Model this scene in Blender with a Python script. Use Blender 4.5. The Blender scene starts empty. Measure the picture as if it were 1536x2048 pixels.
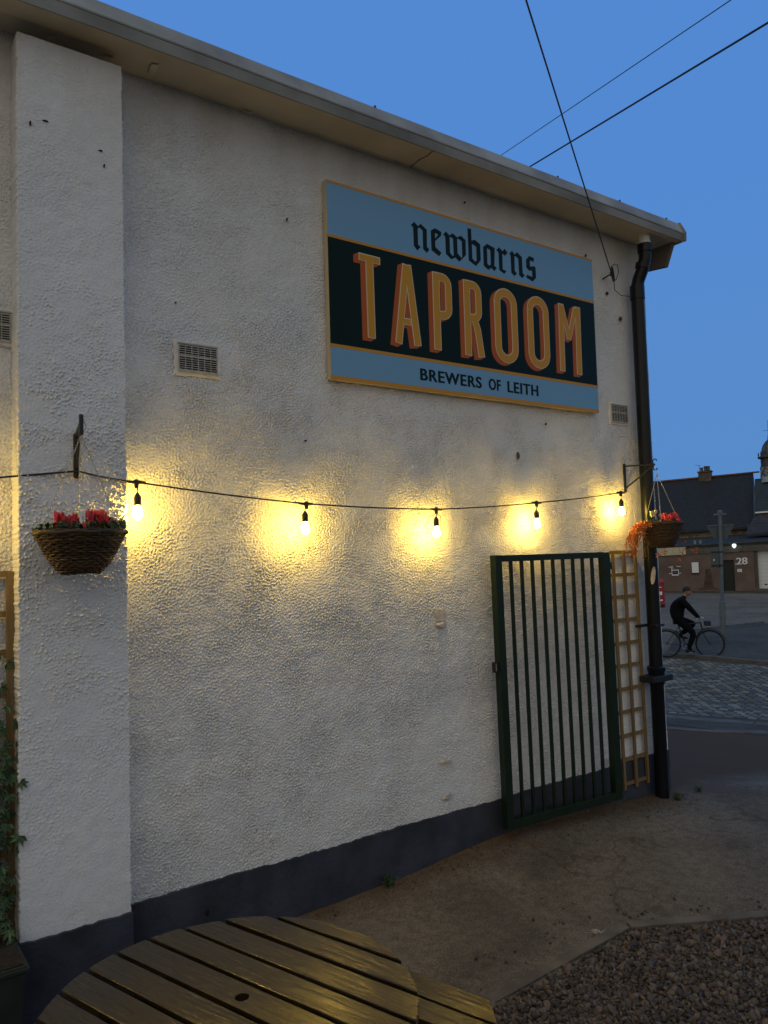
import bpy, bmesh, math, random
import numpy as np
from mathutils import Vector, Matrix
from mathutils.geometry import tessellate_polygon
PI = math.pi
rnd = random.Random(7)
scn = bpy.context.scene
COL = scn.collection

# ------------------------------------------------------------------ camera
cam_d = bpy.data.cameras.new('camera')
cam = bpy.data.objects.new('camera', cam_d)
COL.objects.link(cam)
cam_d.sensor_fit = 'VERTICAL'; cam_d.sensor_height = 24.0
cam_d.lens = 24.0 * 1535 / 2048
cam_d.clip_start = 0.05; cam_d.clip_end = 1000
R = ((0.81345841, -0.58082131, -0.03052904), (-0.00817728, -0.06390518, 0.99792247), (-0.5815656, -0.81151879, -0.05673374))
CAMP = (0.0, -3.83, 1.955)
cam.matrix_world = Matrix(((R[0][0], R[1][0], R[2][0], CAMP[0]), (R[0][1], R[1][1], R[2][1], CAMP[1]), (R[0][2], R[1][2], R[2][2], CAMP[2]), (0, 0, 0, 1)))
scn.camera = cam

# ------------------------------------------------------------------ world: dusk sky, blue ahead, paler where the sun has set
world = bpy.data.worlds.new('World'); scn.world = world; world.use_nodes = True
wn = world.node_tree.nodes; wl = world.node_tree.links
wn.clear()
w_out = wn.new('ShaderNodeOutputWorld'); w_bg = wn.new('ShaderNodeBackground')
w_tc = wn.new('ShaderNodeTexCoord')
w_dot = wn.new('ShaderNodeVectorMath'); w_dot.operation = 'DOT_PRODUCT'
w_dot.inputs[1].default_value = Vector((-0.82, -0.54, 0.10)).normalized()
wl.new(w_tc.outputs['Generated'], w_dot.inputs[0])
w_r = wn.new('ShaderNodeValToRGB')
e = w_r.color_ramp.elements
e[0].position = 0.0; e[0].color = (0.085, 0.250, 0.640, 1)
e[1].position = 1.0; e[1].color = (0.54, 0.51, 0.46, 1)
x = w_r.color_ramp.elements.new(0.24); x.color = (0.088, 0.250, 0.64, 1)
x = w_r.color_ramp.elements.new(0.44); x.color = (0.155, 0.235, 0.36, 1)
x = w_r.color_ramp.elements.new(0.66); x.color = (0.30, 0.33, 0.355, 1)
w_m = wn.new('ShaderNodeMath'); w_m.operation = 'MULTIPLY_ADD'; w_m.inputs[1].default_value = 0.5; w_m.inputs[2].default_value = 0.5
wl.new(w_dot.outputs['Value'], w_m.inputs[0]); wl.new(w_m.outputs[0], w_r.inputs[0])
# a slightly paler, greyer band low over the horizon
w_sep = wn.new('ShaderNodeSeparateXYZ'); wl.new(w_tc.outputs['Generated'], w_sep.inputs[0])
w_z = wn.new('ShaderNodeMapRange'); w_z.inputs['From Min'].default_value = -0.05; w_z.inputs['From Max'].default_value = 0.45
w_z.inputs['To Min'].default_value = 1.0; w_z.inputs['To Max'].default_value = 0.0
wl.new(w_sep.outputs['Z'], w_z.inputs['Value'])
w_mix = wn.new('ShaderNodeMix'); w_mix.data_type = 'RGBA'; w_mix.blend_type = 'MULTIPLY'
w_mix.inputs['B'].default_value = (1.22, 1.06, 0.88, 1)
wl.new(w_z.outputs[0], w_mix.inputs['Factor']); wl.new(w_r.outputs[0], w_mix.inputs['A'])
wl.new(w_mix.outputs['Result'], w_bg.inputs['Color'])
w_bg.inputs['Strength'].default_value = 1.0
wl.new(w_bg.outputs[0], w_out.inputs[0])

sun_d = bpy.data.lights.new('afterglow_sun', 'SUN'); sun_d.energy = 0.10; sun_d.angle = math.radians(30); sun_d.color = (1.0, 0.93, 0.88)
sun = bpy.data.objects.new('afterglow_sun', sun_d); COL.objects.link(sun)
sun.rotation_euler = Vector((0.45, 0.55, -0.70)).to_track_quat('-Z', 'Y').to_euler()

scn.view_settings.view_transform = 'Standard'; scn.view_settings.look = 'None'
scn.view_settings.exposure = 0.0; scn.view_settings.gamma = 1.0
scn.render.engine = 'CYCLES'
scn.cycles.use_denoising = True
scn.cycles.max_bounces = 6; scn.cycles.diffuse_bounces = 3; scn.cycles.glossy_bounces = 3
scn.cycles.sample_clamp_indirect = 4.0

# ------------------------------------------------------------------ materials
def mat(name, col=(0.5, 0.5, 0.5), rough=0.8, metal=0.0, var=0.0, vscale=8.0, bump=0.0, bscale=60.0, bdist=0.004, detail=5, spec=0.5, col2=None, island=False):
    m = bpy.data.materials.new(name); m.use_nodes = True
    nt = m.node_tree; N = nt.nodes; L = nt.links
    b = N['Principled BSDF']
    b.inputs['Base Color'].default_value = (*col, 1)
    b.inputs['Roughness'].default_value = rough; b.inputs['Metallic'].default_value = metal
    b.inputs['Specular IOR Level'].default_value = spec
    tc = N.new('ShaderNodeTexCoord')
    src = None
    if var > 0 or col2:
        n = N.new('ShaderNodeTexNoise'); n.inputs['Scale'].default_value = vscale; n.inputs['Detail'].default_value = detail
        L.new(tc.outputs['Object'], n.inputs['Vector'])
        r = N.new('ShaderNodeValToRGB')
        c2 = col2 or tuple(c * (1 - var) for c in col)
        r.color_ramp.elements[0].position = 0.35; r.color_ramp.elements[0].color = (*c2, 1)
        r.color_ramp.elements[1].position = 0.65; r.color_ramp.elements[1].color = (*[min(1, c * (1 + (0 if col2 else var * .6))) for c in col], 1)
        L.new(n.outputs['Fac'], r.inputs[0]); src = r.outputs[0]
    if island:
        g = N.new('ShaderNodeNewGeometry')
        r2 = N.new('ShaderNodeValToRGB'); r2.color_ramp.elements[0].color = (*(col2 or [c * .4 for c in col]), 1)
        r2.color_ramp.elements[1].color = (*[min(1, c * 1.7) for c in col], 1)
        k = r2.color_ramp.elements.new(0.6); k.color = (*col, 1)
        L.new(g.outputs['Random Per Island'], r2.inputs[0]); src = r2.outputs[0]
    if src: L.new(src, b.inputs['Base Color'])
    if bump > 0:
        n = N.new('ShaderNodeTexNoise'); n.inputs['Scale'].default_value = bscale; n.inputs['Detail'].default_value = 4
        L.new(tc.outputs['Object'], n.inputs['Vector'])
        bp = N.new('ShaderNodeBump'); bp.inputs['Strength'].default_value = bump; bp.inputs['Distance'].default_value = bdist
        L.new(n.outputs['Fac'], bp.inputs['Height']); L.new(bp.outputs[0], b.inputs['Normal'])
    return m

def emis(name, col, strength, cam_add=False):
    m = bpy.data.materials.new(name); m.use_nodes = True
    nt = m.node_tree; N = nt.nodes; L = nt.links; N.clear()
    o = N.new('ShaderNodeOutputMaterial'); em = N.new('ShaderNodeEmission')
    em.inputs[0].default_value = (*col, 1); em.inputs[1].default_value = strength
    if cam_add:
        tr = N.new('ShaderNodeBsdfTransparent'); ad = N.new('ShaderNodeAddShader')
        L.new(tr.outputs[0], ad.inputs[0]); L.new(em.outputs[0], ad.inputs[1]); L.new(ad.outputs[0], o.inputs[0])
    else:
        L.new(em.outputs[0], o.inputs[0])
    return m

def render_mat(name, smooth_bias=0.0):
    """painted roughcast: worm-like pitted grain over slow undulation, patches worn smooth, thin dirt"""
    m = bpy.data.materials.new(name); m.use_nodes = True
    nt = m.node_tree; N = nt.nodes; L = nt.links
    b = N['Principled BSDF']; b.inputs['Roughness'].default_value = 0.72; b.inputs['Specular IOR Level'].default_value = 0.25
    tc = N.new('ShaderNodeTexCoord')
    def noise(scale, det, dist=0.0, rough=0.5):
        n = N.new('ShaderNodeTexNoise'); n.inputs['Scale'].default_value = scale; n.inputs['Detail'].default_value = det
        n.inputs['Distortion'].default_value = dist; n.inputs['Roughness'].default_value = rough
        L.new(tc.outputs['Object'], n.inputs['Vector']); return n.outputs['Fac']
    def math_(op, a, b_, c=None):
        n = N.new('ShaderNodeMath'); n.operation = op
        for i, v in enumerate((a, b_, c)):
            if v is None: continue
            if isinstance(v, (int, float)): n.inputs[i].default_value = v
            else: L.new(v, n.inputs[i])
        return n.outputs[0]
    def ramp(f, stops):
        r = N.new('ShaderNodeValToRGB')
        el = r.color_ramp.elements
        el[0].position, el[0].color = stops[0][0], (*stops[0][1], 1)
        el[1].position, el[1].color = stops[-1][0], (*stops[-1][1], 1)
        for p, c in stops[1:-1]:
            q = el.new(p); q.color = (*c, 1)
        L.new(f, r.inputs[0]); return r.outputs[0]
    g1 = noise(75, 2.5, 0.7)
    g2 = noise(135, 2, 0.3)
    slow = noise(7, 3)
    patch = noise(2.3, 3)
    pm = ramp(patch, [(0.38 + smooth_bias, (0.28,) * 3), (0.62 + smooth_bias, (1,) * 3)])
    rid = ramp(g1, [(0.36, (0,) * 3), (0.5, (0.55,) * 3), (0.64, (1,) * 3)])
    h = math_('MULTIPLY_ADD', rid, 1.0, math_('MULTIPLY', g2, 0.5))
    h = math_('MULTIPLY', h, pm)
    bp = N.new('ShaderNodeBump'); bp.inputs['Strength'].default_value = 1.0; bp.inputs['Distance'].default_value = 0.0044 if smooth_bias == 0 else .0022
    L.new(h, bp.inputs['Height'])
    bp2 = N.new('ShaderNodeBump'); bp2.inputs['Strength'].default_value = 1.0; bp2.inputs['Distance'].default_value = 0.004
    L.new(slow, bp2.inputs['Height']); L.new(bp2.outputs[0], bp.inputs['Normal'])
    L.new(bp.outputs[0], b.inputs['Normal'])
    dirt = noise(1.1, 6, 0.4, 0.6)
    c = ramp(dirt, [(0.3, (0.72, 0.71, 0.68)), (0.52, (0.745, 0.75, 0.745)), (0.75, (0.795, 0.80, 0.80))])
    # darker tone in the pits of the grain
    pit = ramp(g1, [(0.30, (0.62,) * 3), (0.48, (1,) * 3)])
    mx = N.new('ShaderNodeMix'); mx.data_type = 'RGBA'; mx.blend_type = 'MULTIPLY'; mx.inputs['Factor'].default_value = 0.3
    L.new(c, mx.inputs['A']); L.new(pit, mx.inputs['B'])
    # tan grime streaks below the eaves, with the bulbs' warm cast painted in
    mp = N.new('ShaderNodeMapping'); mp.inputs['Scale'].default_value = (3.5, 3.5, 0.55); L.new(tc.outputs['Object'], mp.inputs[0])
    sn = N.new('ShaderNodeTexNoise'); sn.inputs['Scale'].default_value = 1.3; sn.inputs['Detail'].default_value = 5; L.new(mp.outputs[0], sn.inputs['Vector'])
    sp = N.new('ShaderNodeSeparateXYZ'); L.new(tc.outputs['Object'], sp.inputs[0])
    zr = N.new('ShaderNodeMapRange'); zr.inputs['From Min'].default_value = 3.35; zr.inputs['From Max'].default_value = 4.45
    L.new(sp.outputs['Z'], zr.inputs['Value'])
    st = math_('MULTIPLY', ramp(sn.outputs['Fac'], [(0.30, (0.25,) * 3), (0.62, (1,) * 3)]), zr.outputs[0])
    mx2 = N.new('ShaderNodeMix'); mx2.data_type = 'RGBA'; L.new(math_('MULTIPLY', st, 0.45), mx2.inputs['Factor'])
    L.new(mx.outputs['Result'], mx2.inputs['A']); mx2.inputs['B'].default_value = (0.48, 0.41, 0.29, 1)
    L.new(mx2.outputs['Result'], b.inputs['Base Color'])
    return m

def wood_mat(name, col, col2, rough, along='X', bump=0.4):
    m = bpy.data.materials.new(name); m.use_nodes = True
    nt = m.node_tree; N = nt.nodes; L = nt.links; b = N['Principled BSDF']
    tc = N.new('ShaderNodeTexCoord'); mp = N.new('ShaderNodeMapping')
    mp.inputs['Scale'].default_value = (1.6, 30, 30) if along == 'X' else (30, 30, 1.6)
    L.new(tc.outputs['Object'], mp.inputs[0])
    n = N.new('ShaderNodeTexNoise'); n.inputs['Scale'].default_value = 2.2; n.inputs['Detail'].default_value = 6; n.inputs['Distortion'].default_value = 0.6
    L.new(mp.outputs[0], n.inputs['Vector'])
    r = N.new('ShaderNodeValToRGB'); r.color_ramp.elements[0].position = 0.3; r.color_ramp.elements[0].color = (*col2, 1)
    r.color_ramp.elements[1].position = 0.7; r.color_ramp.elements[1].color = (*col, 1)
    L.new(n.outputs['Fac'], r.inputs[0])
    # worn pale patches in the varnish
    n2 = N.new('ShaderNodeTexNoise'); n2.inputs['Scale'].default_value = 5.5; n2.inputs['Detail'].default_value = 4
    L.new(tc.outputs['Object'], n2.inputs['Vector'])
    r2 = N.new('ShaderNodeValToRGB'); r2.color_ramp.elements[0].position = 0.35; r2.color_ramp.elements[0].color = (rough + .16,) * 3 + (1,)
    r2.color_ramp.elements[1].position = 0.68; r2.color_ramp.elements[1].color = (rough - .05,) * 3 + (1,)
    b.inputs['Specular IOR Level'].default_value = .62 if rough < .25 else .4
    av = N.new('ShaderNodeMath'); av.operation = 'MULTIPLY_ADD'; av.inputs[1].default_value = .35; sc2 = N.new('ShaderNodeMath'); sc2.operation = 'MULTIPLY'; sc2.inputs[1].default_value = .65
    L.new(n.outputs['Fac'], sc2.inputs[0]); L.new(n2.outputs['Fac'], av.inputs[0]); L.new(sc2.outputs[0], av.inputs[2]); L.new(av.outputs[0], r2.inputs[0]); L.new(r2.outputs[0], b.inputs['Roughness'])
    L.new(r.outputs[0], b.inputs['Base Color'])
    bp = N.new('ShaderNodeBump'); bp.inputs['Strength'].default_value = bump; bp.inputs['Distance'].default_value = 0.0040
    L.new(n.outputs['Fac'], bp.inputs['Height'])
    n3 = N.new('ShaderNodeTexNoise'); n3.inputs['Scale'].default_value = 55; n3.inputs['Detail'].default_value = 3
    L.new(tc.outputs['Object'], n3.inputs['Vector'])
    bp3 = N.new('ShaderNodeBump'); bp3.inputs['Strength'].default_value = bump * .6; bp3.inputs['Distance'].default_value = 0.0012
    L.new(n3.outputs['Fac'], bp3.inputs['Height']); L.new(bp.outputs[0], bp3.inputs['Normal']); L.new(bp3.outputs[0], b.inputs['Normal'])
    return m

def ground_mat(name, a, b_, c, s1=1.3, s2=18, bump=0.5, rough=0.85, bscale=90, orange=False):
    m = bpy.data.materials.new(name); m.use_nodes = True
    nt = m.node_tree; N = nt.nodes; L = nt.links; bs = N['Principled BSDF']; bs.inputs['Roughness'].default_value = rough; bs.inputs['Specular IOR Level'].default_value = .18
    tc = N.new('ShaderNodeTexCoord')
    def nz(s, d=6, dist=0.):
        n = N.new('ShaderNodeTexNoise'); n.inputs['Scale'].default_value = s; n.inputs['Detail'].default_value = d; n.inputs['Distortion'].default_value = dist
        L.new(tc.outputs['Object'], n.inputs['Vector']); return n.outputs['Fac']
    r = N.new('ShaderNodeValToRGB'); r.color_ramp.elements[0].position = .34; r.color_ramp.elements[0].color = (*a, 1)
    r.color_ramp.elements[1].position = .68; r.color_ramp.elements[1].color = (*b_, 1)
    k = r.color_ramp.elements.new(.5); k.color = (*c, 1)
    L.new(nz(s1, 8, .6), r.inputs[0])
    r2 = N.new('ShaderNodeValToRGB'); r2.color_ramp.elements[0].position = .32; r2.color_ramp.elements[0].color = (.80, .79, .77, 1)
    r2.color_ramp.elements[1].position = .6; r2.color_ramp.elements[1].color = (1.15, 1.13, 1.1, 1)
    L.new(nz(s2, 6), r2.inputs[0])
    mx = N.new('ShaderNodeMix'); mx.data_type = 'RGBA'; mx.blend_type = 'MULTIPLY'; mx.inputs['Factor'].default_value = 1
    L.new(r.outputs[0], mx.inputs['A']); L.new(r2.outputs[0], mx.inputs['B'])
    out = mx.outputs['Result']
    r7 = N.new('ShaderNodeValToRGB'); r7.color_ramp.elements[0].position = .36; r7.color_ramp.elements[0].color = (.62, .6, .58, 1)
    r7.color_ramp.elements[1].position = .66; r7.color_ramp.elements[1].color = (1.35, 1.33, 1.28, 1)
    L.new(nz(s2 * 5, 3), r7.inputs[0]); mx7 = N.new('ShaderNodeMix'); mx7.data_type = 'RGBA'; mx7.blend_type = 'MULTIPLY'; mx7.inputs['Factor'].default_value = .8
    L.new(out, mx7.inputs['A']); L.new(r7.outputs[0], mx7.inputs['B']); out = mx7.outputs['Result']
    # thin irregular cracks
    v = N.new('ShaderNodeTexVoronoi'); v.feature = 'DISTANCE_TO_EDGE'; v.inputs['Scale'].default_value = .9
    n4 = N.new('ShaderNodeTexNoise'); n4.inputs['Scale'].default_value = 2.2; n4.inputs['Detail'].default_value = 6; L.new(tc.outputs['Object'], n4.inputs['Vector'])
    av = N.new('ShaderNodeMix'); av.data_type = 'VECTOR'; av.inputs['Factor'].default_value = .55
    L.new(tc.outputs['Object'], av.inputs['A']); L.new(n4.outputs['Color'], av.inputs['B']); L.new(av.outputs['Result'], v.inputs['Vector'])
    r3 = N.new('ShaderNodeValToRGB'); r3.color_ramp.elements[0].color = (.62, .60, .57, 1); r3.color_ramp.elements[1].position = .012; r3.color_ramp.elements[1].color = (1, 1, 1, 1)
    L.new(v.outputs['Distance'], r3.inputs[0])
    mx3 = N.new('ShaderNodeMix'); mx3.data_type = 'RGBA'; mx3.blend_type = 'MULTIPLY'
    r5 = N.new('ShaderNodeValToRGB'); r5.color_ramp.elements[0].position = .5; r5.color_ramp.elements[1].position = .6
    L.new(nz(.8, 3), r5.inputs[0]); L.new(r5.outputs[0], mx3.inputs['Factor'])
    L.new(out, mx3.inputs['A']); L.new(r3.outputs[0], mx3.inputs['B']); out = mx3.outputs['Result']
    if orange:  # rusty-orange silt washed along the foot of the wall
        sp = N.new('ShaderNodeSeparateXYZ'); L.new(tc.outputs['Object'], sp.inputs[0])
        mr = N.new('ShaderNodeMapRange'); mr.inputs['From Min'].default_value = -.30; mr.inputs['From Max'].default_value = .12
        ad = N.new('ShaderNodeMath'); ad.operation = 'MULTIPLY_ADD'; ad.inputs[1].default_value = .5
        L.new(nz(5, 5), ad.inputs[0]); ad2 = N.new('ShaderNodeMath'); ad2.operation = 'ADD'; ad2.inputs[1].default_value = -.25
        L.new(sp.outputs['Y'], ad.inputs[2]); L.new(ad.outputs[0], ad2.inputs[0]); L.new(ad2.outputs[0], mr.inputs['Value'])
        mx4 = N.new('ShaderNodeMix'); mx4.data_type = 'RGBA'; L.new(mr.outputs[0], mx4.inputs['Factor'])
        L.new(out, mx4.inputs['A']); mx4.inputs['B'].default_value = (.095, .055, .026, 1); out = mx4.outputs['Result']
    L.new(out, bs.inputs['Base Color'])
    bp = N.new('ShaderNodeBump'); bp.inputs['Strength'].default_value = bump; bp.inputs['Distance'].default_value = .008
    L.new(nz(bscale, 5), bp.inputs['Height'])
    bp2 = N.new('ShaderNodeBump'); bp2.inputs['Strength'].default_value = .7; bp2.inputs['Distance'].default_value = .020
    L.new(nz(1.4, 9, .5), bp2.inputs['Height']); L.new(bp2.outputs[0], bp.inputs['Normal']); L.new(bp.outputs[0], bs.inputs['Normal'])
    return m

M = {}
M['render'] = render_mat('roughcast_paint')
M['render_smooth'] = render_mat('roughcast_paint_pilaster', 0.10)
M['navy'] = mat('navy_plinth_paint', (0.034, 0.039, 0.056), 0.75, var=.4, vscale=5, bump=.6, bscale=45, bdist=.006)
M['concrete_lip'] = mat('gutter_lip_metal', (0.30, 0.31, 0.30), 0.6, var=.3, vscale=3, bump=.25, bscale=30)
M['fascia'] = mat('grey_fascia_paint', (0.27, 0.275, 0.265), 0.7, var=.35, vscale=2.2, bump=.3, bscale=40)
M['soffit'] = mat('cream_soffit_paint', (0.56, 0.50, 0.39), 0.75, var=.18, vscale=2.0, bump=.2, bscale=25)
M['soffit_patch'] = mat('bare_plaster_patch', (0.62, 0.56, 0.46), 0.8, var=.2, vscale=20)
M['barge'] = mat('brown_bargeboard', (0.16, 0.13, 0.10), 0.8, var=.25, vscale=4)
M['roof'] = mat('roof_felt', (0.05, 0.05, 0.055), 0.9, var=.3, vscale=3, bump=.4)
M['black_metal'] = mat('black_iron', (0.012, 0.012, 0.013), 0.45, bump=.2, bscale=80, bdist=.001)
M['black_plastic'] = mat('black_plastic', (0.014, 0.014, 0.015), 0.4)
M['pipe'] = mat('black_pipe_paint', (0.006, 0.008, 0.011), 0.30, spec=.28, bump=.12, bscale=14, bdist=.002)
M['pvc_white'] = mat('white_pvc', (0.62, 0.64, 0.66), 0.4, var=.15, vscale=12)
M['cable'] = mat('black_cable', (0.012, 0.012, 0.013), 0.6)
M['wire_thin'] = mat('weathered_wire', (0.02, 0.03, 0.04), 0.6)
M['glow'] = emis('lit_bulb_glass', (1.0, 0.80, 0.38), 11.0, cam_add=True)
M['filament'] = emis('filament', (1.0, 0.82, 0.45), 60.0)
M['green'] = mat('dark_green_gate_paint', (0.007, 0.020, 0.009), 0.42, spec=.35, var=.25, vscale=9, bump=.15, bscale=40, bdist=.001)
M['steel'] = mat('galvanised_steel', (0.32, 0.34, 0.36), 0.5, .4, var=.2, vscale=10)
M['trellis'] = wood_mat('orange_brown_trellis_wood', (0.25, 0.168, 0.072), (0.14, 0.095, 0.042), 0.6, along='Z')
M['table'] = wood_mat('varnished_table_wood', (0.036, 0.022, 0.006), (0.009, 0.005, 0.002), 0.17, bump=.7)
M['table_end'] = wood_mat('table_frame_wood', (0.07, 0.05, 0.025), (0.03, 0.02, 0.01), 0.5)
M['wicker'] = mat('brown_wicker', (0.060, 0.036, 0.016), 0.6, island=True, col2=(0.03, 0.016, 0.008))
M['soil'] = mat('peat', (0.02, 0.014, 0.01), 0.95, var=.5, vscale=40)
M['leaf'] = mat('basket_leaf', (0.05, 0.085, 0.03), 0.55, island=True, col2=(0.02, 0.04, 0.015))
M['conifer'] = mat('feathery_foliage', (0.055, 0.085, 0.035), 0.6, island=True, col2=(0.025, 0.04, 0.02))
M['leaf_dark'] = mat('creeper_leaf', (0.045, 0.085, 0.03), 0.5, island=True, col2=(0.02, 0.045, 0.02))
M['petal'] = mat('pink_petal', (0.72, 0.055, 0.075), 0.5, island=True, col2=(0.42, 0.015, 0.03))
M['petal_white'] = mat('cream_petal', (0.7, 0.66, 0.45), 0.5)
M['orange_leaf'] = mat('orange_trailing_leaf', (0.50, 0.14, 0.025), 0.55, island=True, col2=(0.28, 0.05, 0.02))
M['stem'] = mat('stem', (0.10, 0.06, 0.03), 0.7)
M['vent'] = mat('cream_airbrick', (0.42, 0.41, 0.38), 0.6, var=.2, vscale=30)
M['mortar'] = mat('smooth_mortar', (0.72, 0.70, 0.66), .85, var=.12, vscale=14, bump=.5, bscale=45)
M['dark'] = mat('dark_void', (0.006, 0.006, 0.006), 0.9)
M['sign_blue'] = mat('sign_blue', (0.168, 0.360, 0.560), 0.30, bump=.05, bscale=3, bdist=.002)
M['sign_dark'] = mat('sign_dark_green', (0.003, 0.015, 0.014), 0.25, spec=.12, bump=.05, bscale=3, bdist=.002)
M['sign_gold'] = mat('sign_gold', (0.56, 0.27, 0.040), 0.45, spec=.2)
M['sign_orange'] = mat('sign_orange', (0.46, 0.105, 0.018), 0.45, spec=.2)
M['sign_line'] = mat('sign_cream_line', (0.70, 0.56, 0.40), 0.45, spec=.2)
M['sign_face'] = mat('sign_ochre', (0.60, 0.29, 0.030), 0.45, spec=.2)
M['sign_edge'] = mat('sign_cream_edge', (0.55, 0.45, 0.27), 0.5)
M['sign_ink'] = mat('sign_ink', (0.003, 0.014, 0.013), 0.45, spec=.15)
M['yard'] = ground_mat('yard_concrete', (0.090, 0.080, 0.066), (0.162, 0.146, 0.120), (0.122, 0.108, 0.088), orange=True)
M['asphalt'] = ground_mat('street_asphalt', (0.13, 0.115, 0.09), (0.20, 0.18, 0.145), (0.165, 0.147, 0.118), s1=.5, s2=6)
M['asphalt_dark'] = ground_mat('pavement_asphalt', (0.065, 0.060, 0.049), (0.100, 0.093, 0.077), (0.082, 0.075, 0.062), s1=.6, s2=8)
M['kerb'] = mat('kerb_stone', (0.12, 0.11, 0.09), 0.8, var=.3, vscale=4, bump=.4)
M['edging'] = mat('gravel_edging_concrete', (0.118, 0.100, 0.076), 0.8, var=.35, vscale=7, bump=.5, bscale=60)
M['line_paint'] = mat('worn_white_line', (0.30, 0.31, 0.31), 0.8, var=.5, vscale=9)
M['pebble'] = mat('gravel_stone', (0.082, 0.060, 0.046), 0.62, island=True, col2=(0.026, 0.019, 0.016), bump=.3, bscale=70, bdist=.002)
M['brown_wall'] = mat('brown_pink_wall', (0.150, 0.105, 0.088), 0.85, var=.22, vscale=1.1, detail=7)
M['stain'] = mat('dark_wall_stain', (0.085, 0.055, 0.043), 0.85, var=.3, vscale=3)
M['grey_band'] = mat('grey_band', (0.105, 0.100, 0.082), 0.8, var=.25, vscale=2)
M['dark_roof'] = mat('dark_felt_roof', (0.022, 0.030, 0.036), 0.8, var=.3, vscale=2)
M['cream_panel'] = mat('cream_panel', (0.52, 0.46, 0.33), 0.7, var=.12, vscale=2)
M['white_panel'] = mat('white_panel', (0.80, 0.82, 0.84), 0.6)
M['white_door'] = mat('white_roller', (0.72, 0.76, 0.78), 0.5)
M['door_dark'] = mat('dark_door', (0.006, 0.009, 0.010), 0.5)
M['slate'] = mat('slate', (0.012, 0.016, 0.022), 0.62, var=.3, vscale=3, bump=.3, bscale=5, bdist=.03)
M['slate_pale'] = mat('slate_pale', (0.024, 0.040, 0.050), 0.6, var=.3, vscale=3)
M['tile_purple'] = mat('purple_grey_tiles', (0.050, 0.046, 0.054), 0.8, var=.35, vscale=3)
M['stone'] = mat('sandstone', (0.34, 0.27, 0.19), 0.85, var=.45, vscale=2.5)
M['ridge'] = mat('red_ridge_tile', (0.19, 0.075, 0.048), 0.8, var=.3, vscale=3)
M['chimney'] = mat('chimney_stone', (0.145, 0.115, 0.085), 0.85, var=.35, vscale=3)
M['lead'] = mat('lead_dome', (0.085, 0.095, 0.11), 0.45, .2, var=.5, vscale=4)
M['tower_dark'] = mat('tower_panel', (0.07, 0.07, 0.065), 0.8, var=.3, vscale=3)
M['tower_pale'] = mat('tower_pale_lead', (0.26, 0.31, 0.33), 0.6, var=.3, vscale=4)
M['pole'] = mat('grey_sign_post', (0.125, 0.155, 0.175), 0.5, .2, var=.15, vscale=6)
M['sign_back'] = mat('grey_sign_back', (0.075, 0.100, 0.110), 0.6, .1, var=.1, vscale=5)
M['red_box'] = mat('red_paint', (0.32, 0.022, 0.018), 0.4, var=.25, vscale=8)
M['white_lamp'] = emis('white_wall_lamp', (0.92, 1.0, 0.97), 1.6)
M['skin'] = mat('skin', (0.35, 0.20, 0.13), 0.6)
M['hair'] = mat('dark_hair', (0.018, 0.014, 0.012), 0.7)
M['cloth'] = mat('black_jacket', (0.005, 0.006, 0.007), 0.9, spec=.12, bump=.9, bscale=9, bdist=.03)
M['trouser'] = mat('dark_trousers', (0.010, 0.011, 0.014), 0.9)
M['tyre'] = mat('tyre_rubber', (0.01, 0.01, 0.01), 0.8)
M['chrome'] = mat('silver_metal', (0.45, 0.46, 0.46), 0.3, .8)
M['bike'] = mat('dark_bicycle_paint', (0.015, 0.018, 0.022), 0.4)
M['planter'] = mat('dark_green_planter', (0.012, 0.022, 0.018), 0.6, var=.3, vscale=8)
M['plaster_bit'] = mat('white_paint_flake', (0.5, 0.47, 0.44), 0.8, var=.2, vscale=30, bump=.6, bscale=60)
M['rust'] = mat('rusty_fixing', (0.10, 0.045, 0.025), 0.8, var=.4, vscale=60)
M['debris'] = mat('grit_and_leaf_litter', (0.10, 0.07, 0.045), 0.9, island=True, col2=(0.03, 0.022, 0.016))
M['weed'] = mat('weed', (0.035, 0.075, 0.02), 0.6)

# ------------------------------------------------------------------ object helpers
def off(p):
    v = Vector((0, 0, 0))
    while p is not None:
        v += p.location; p = p.parent
    return v

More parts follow.
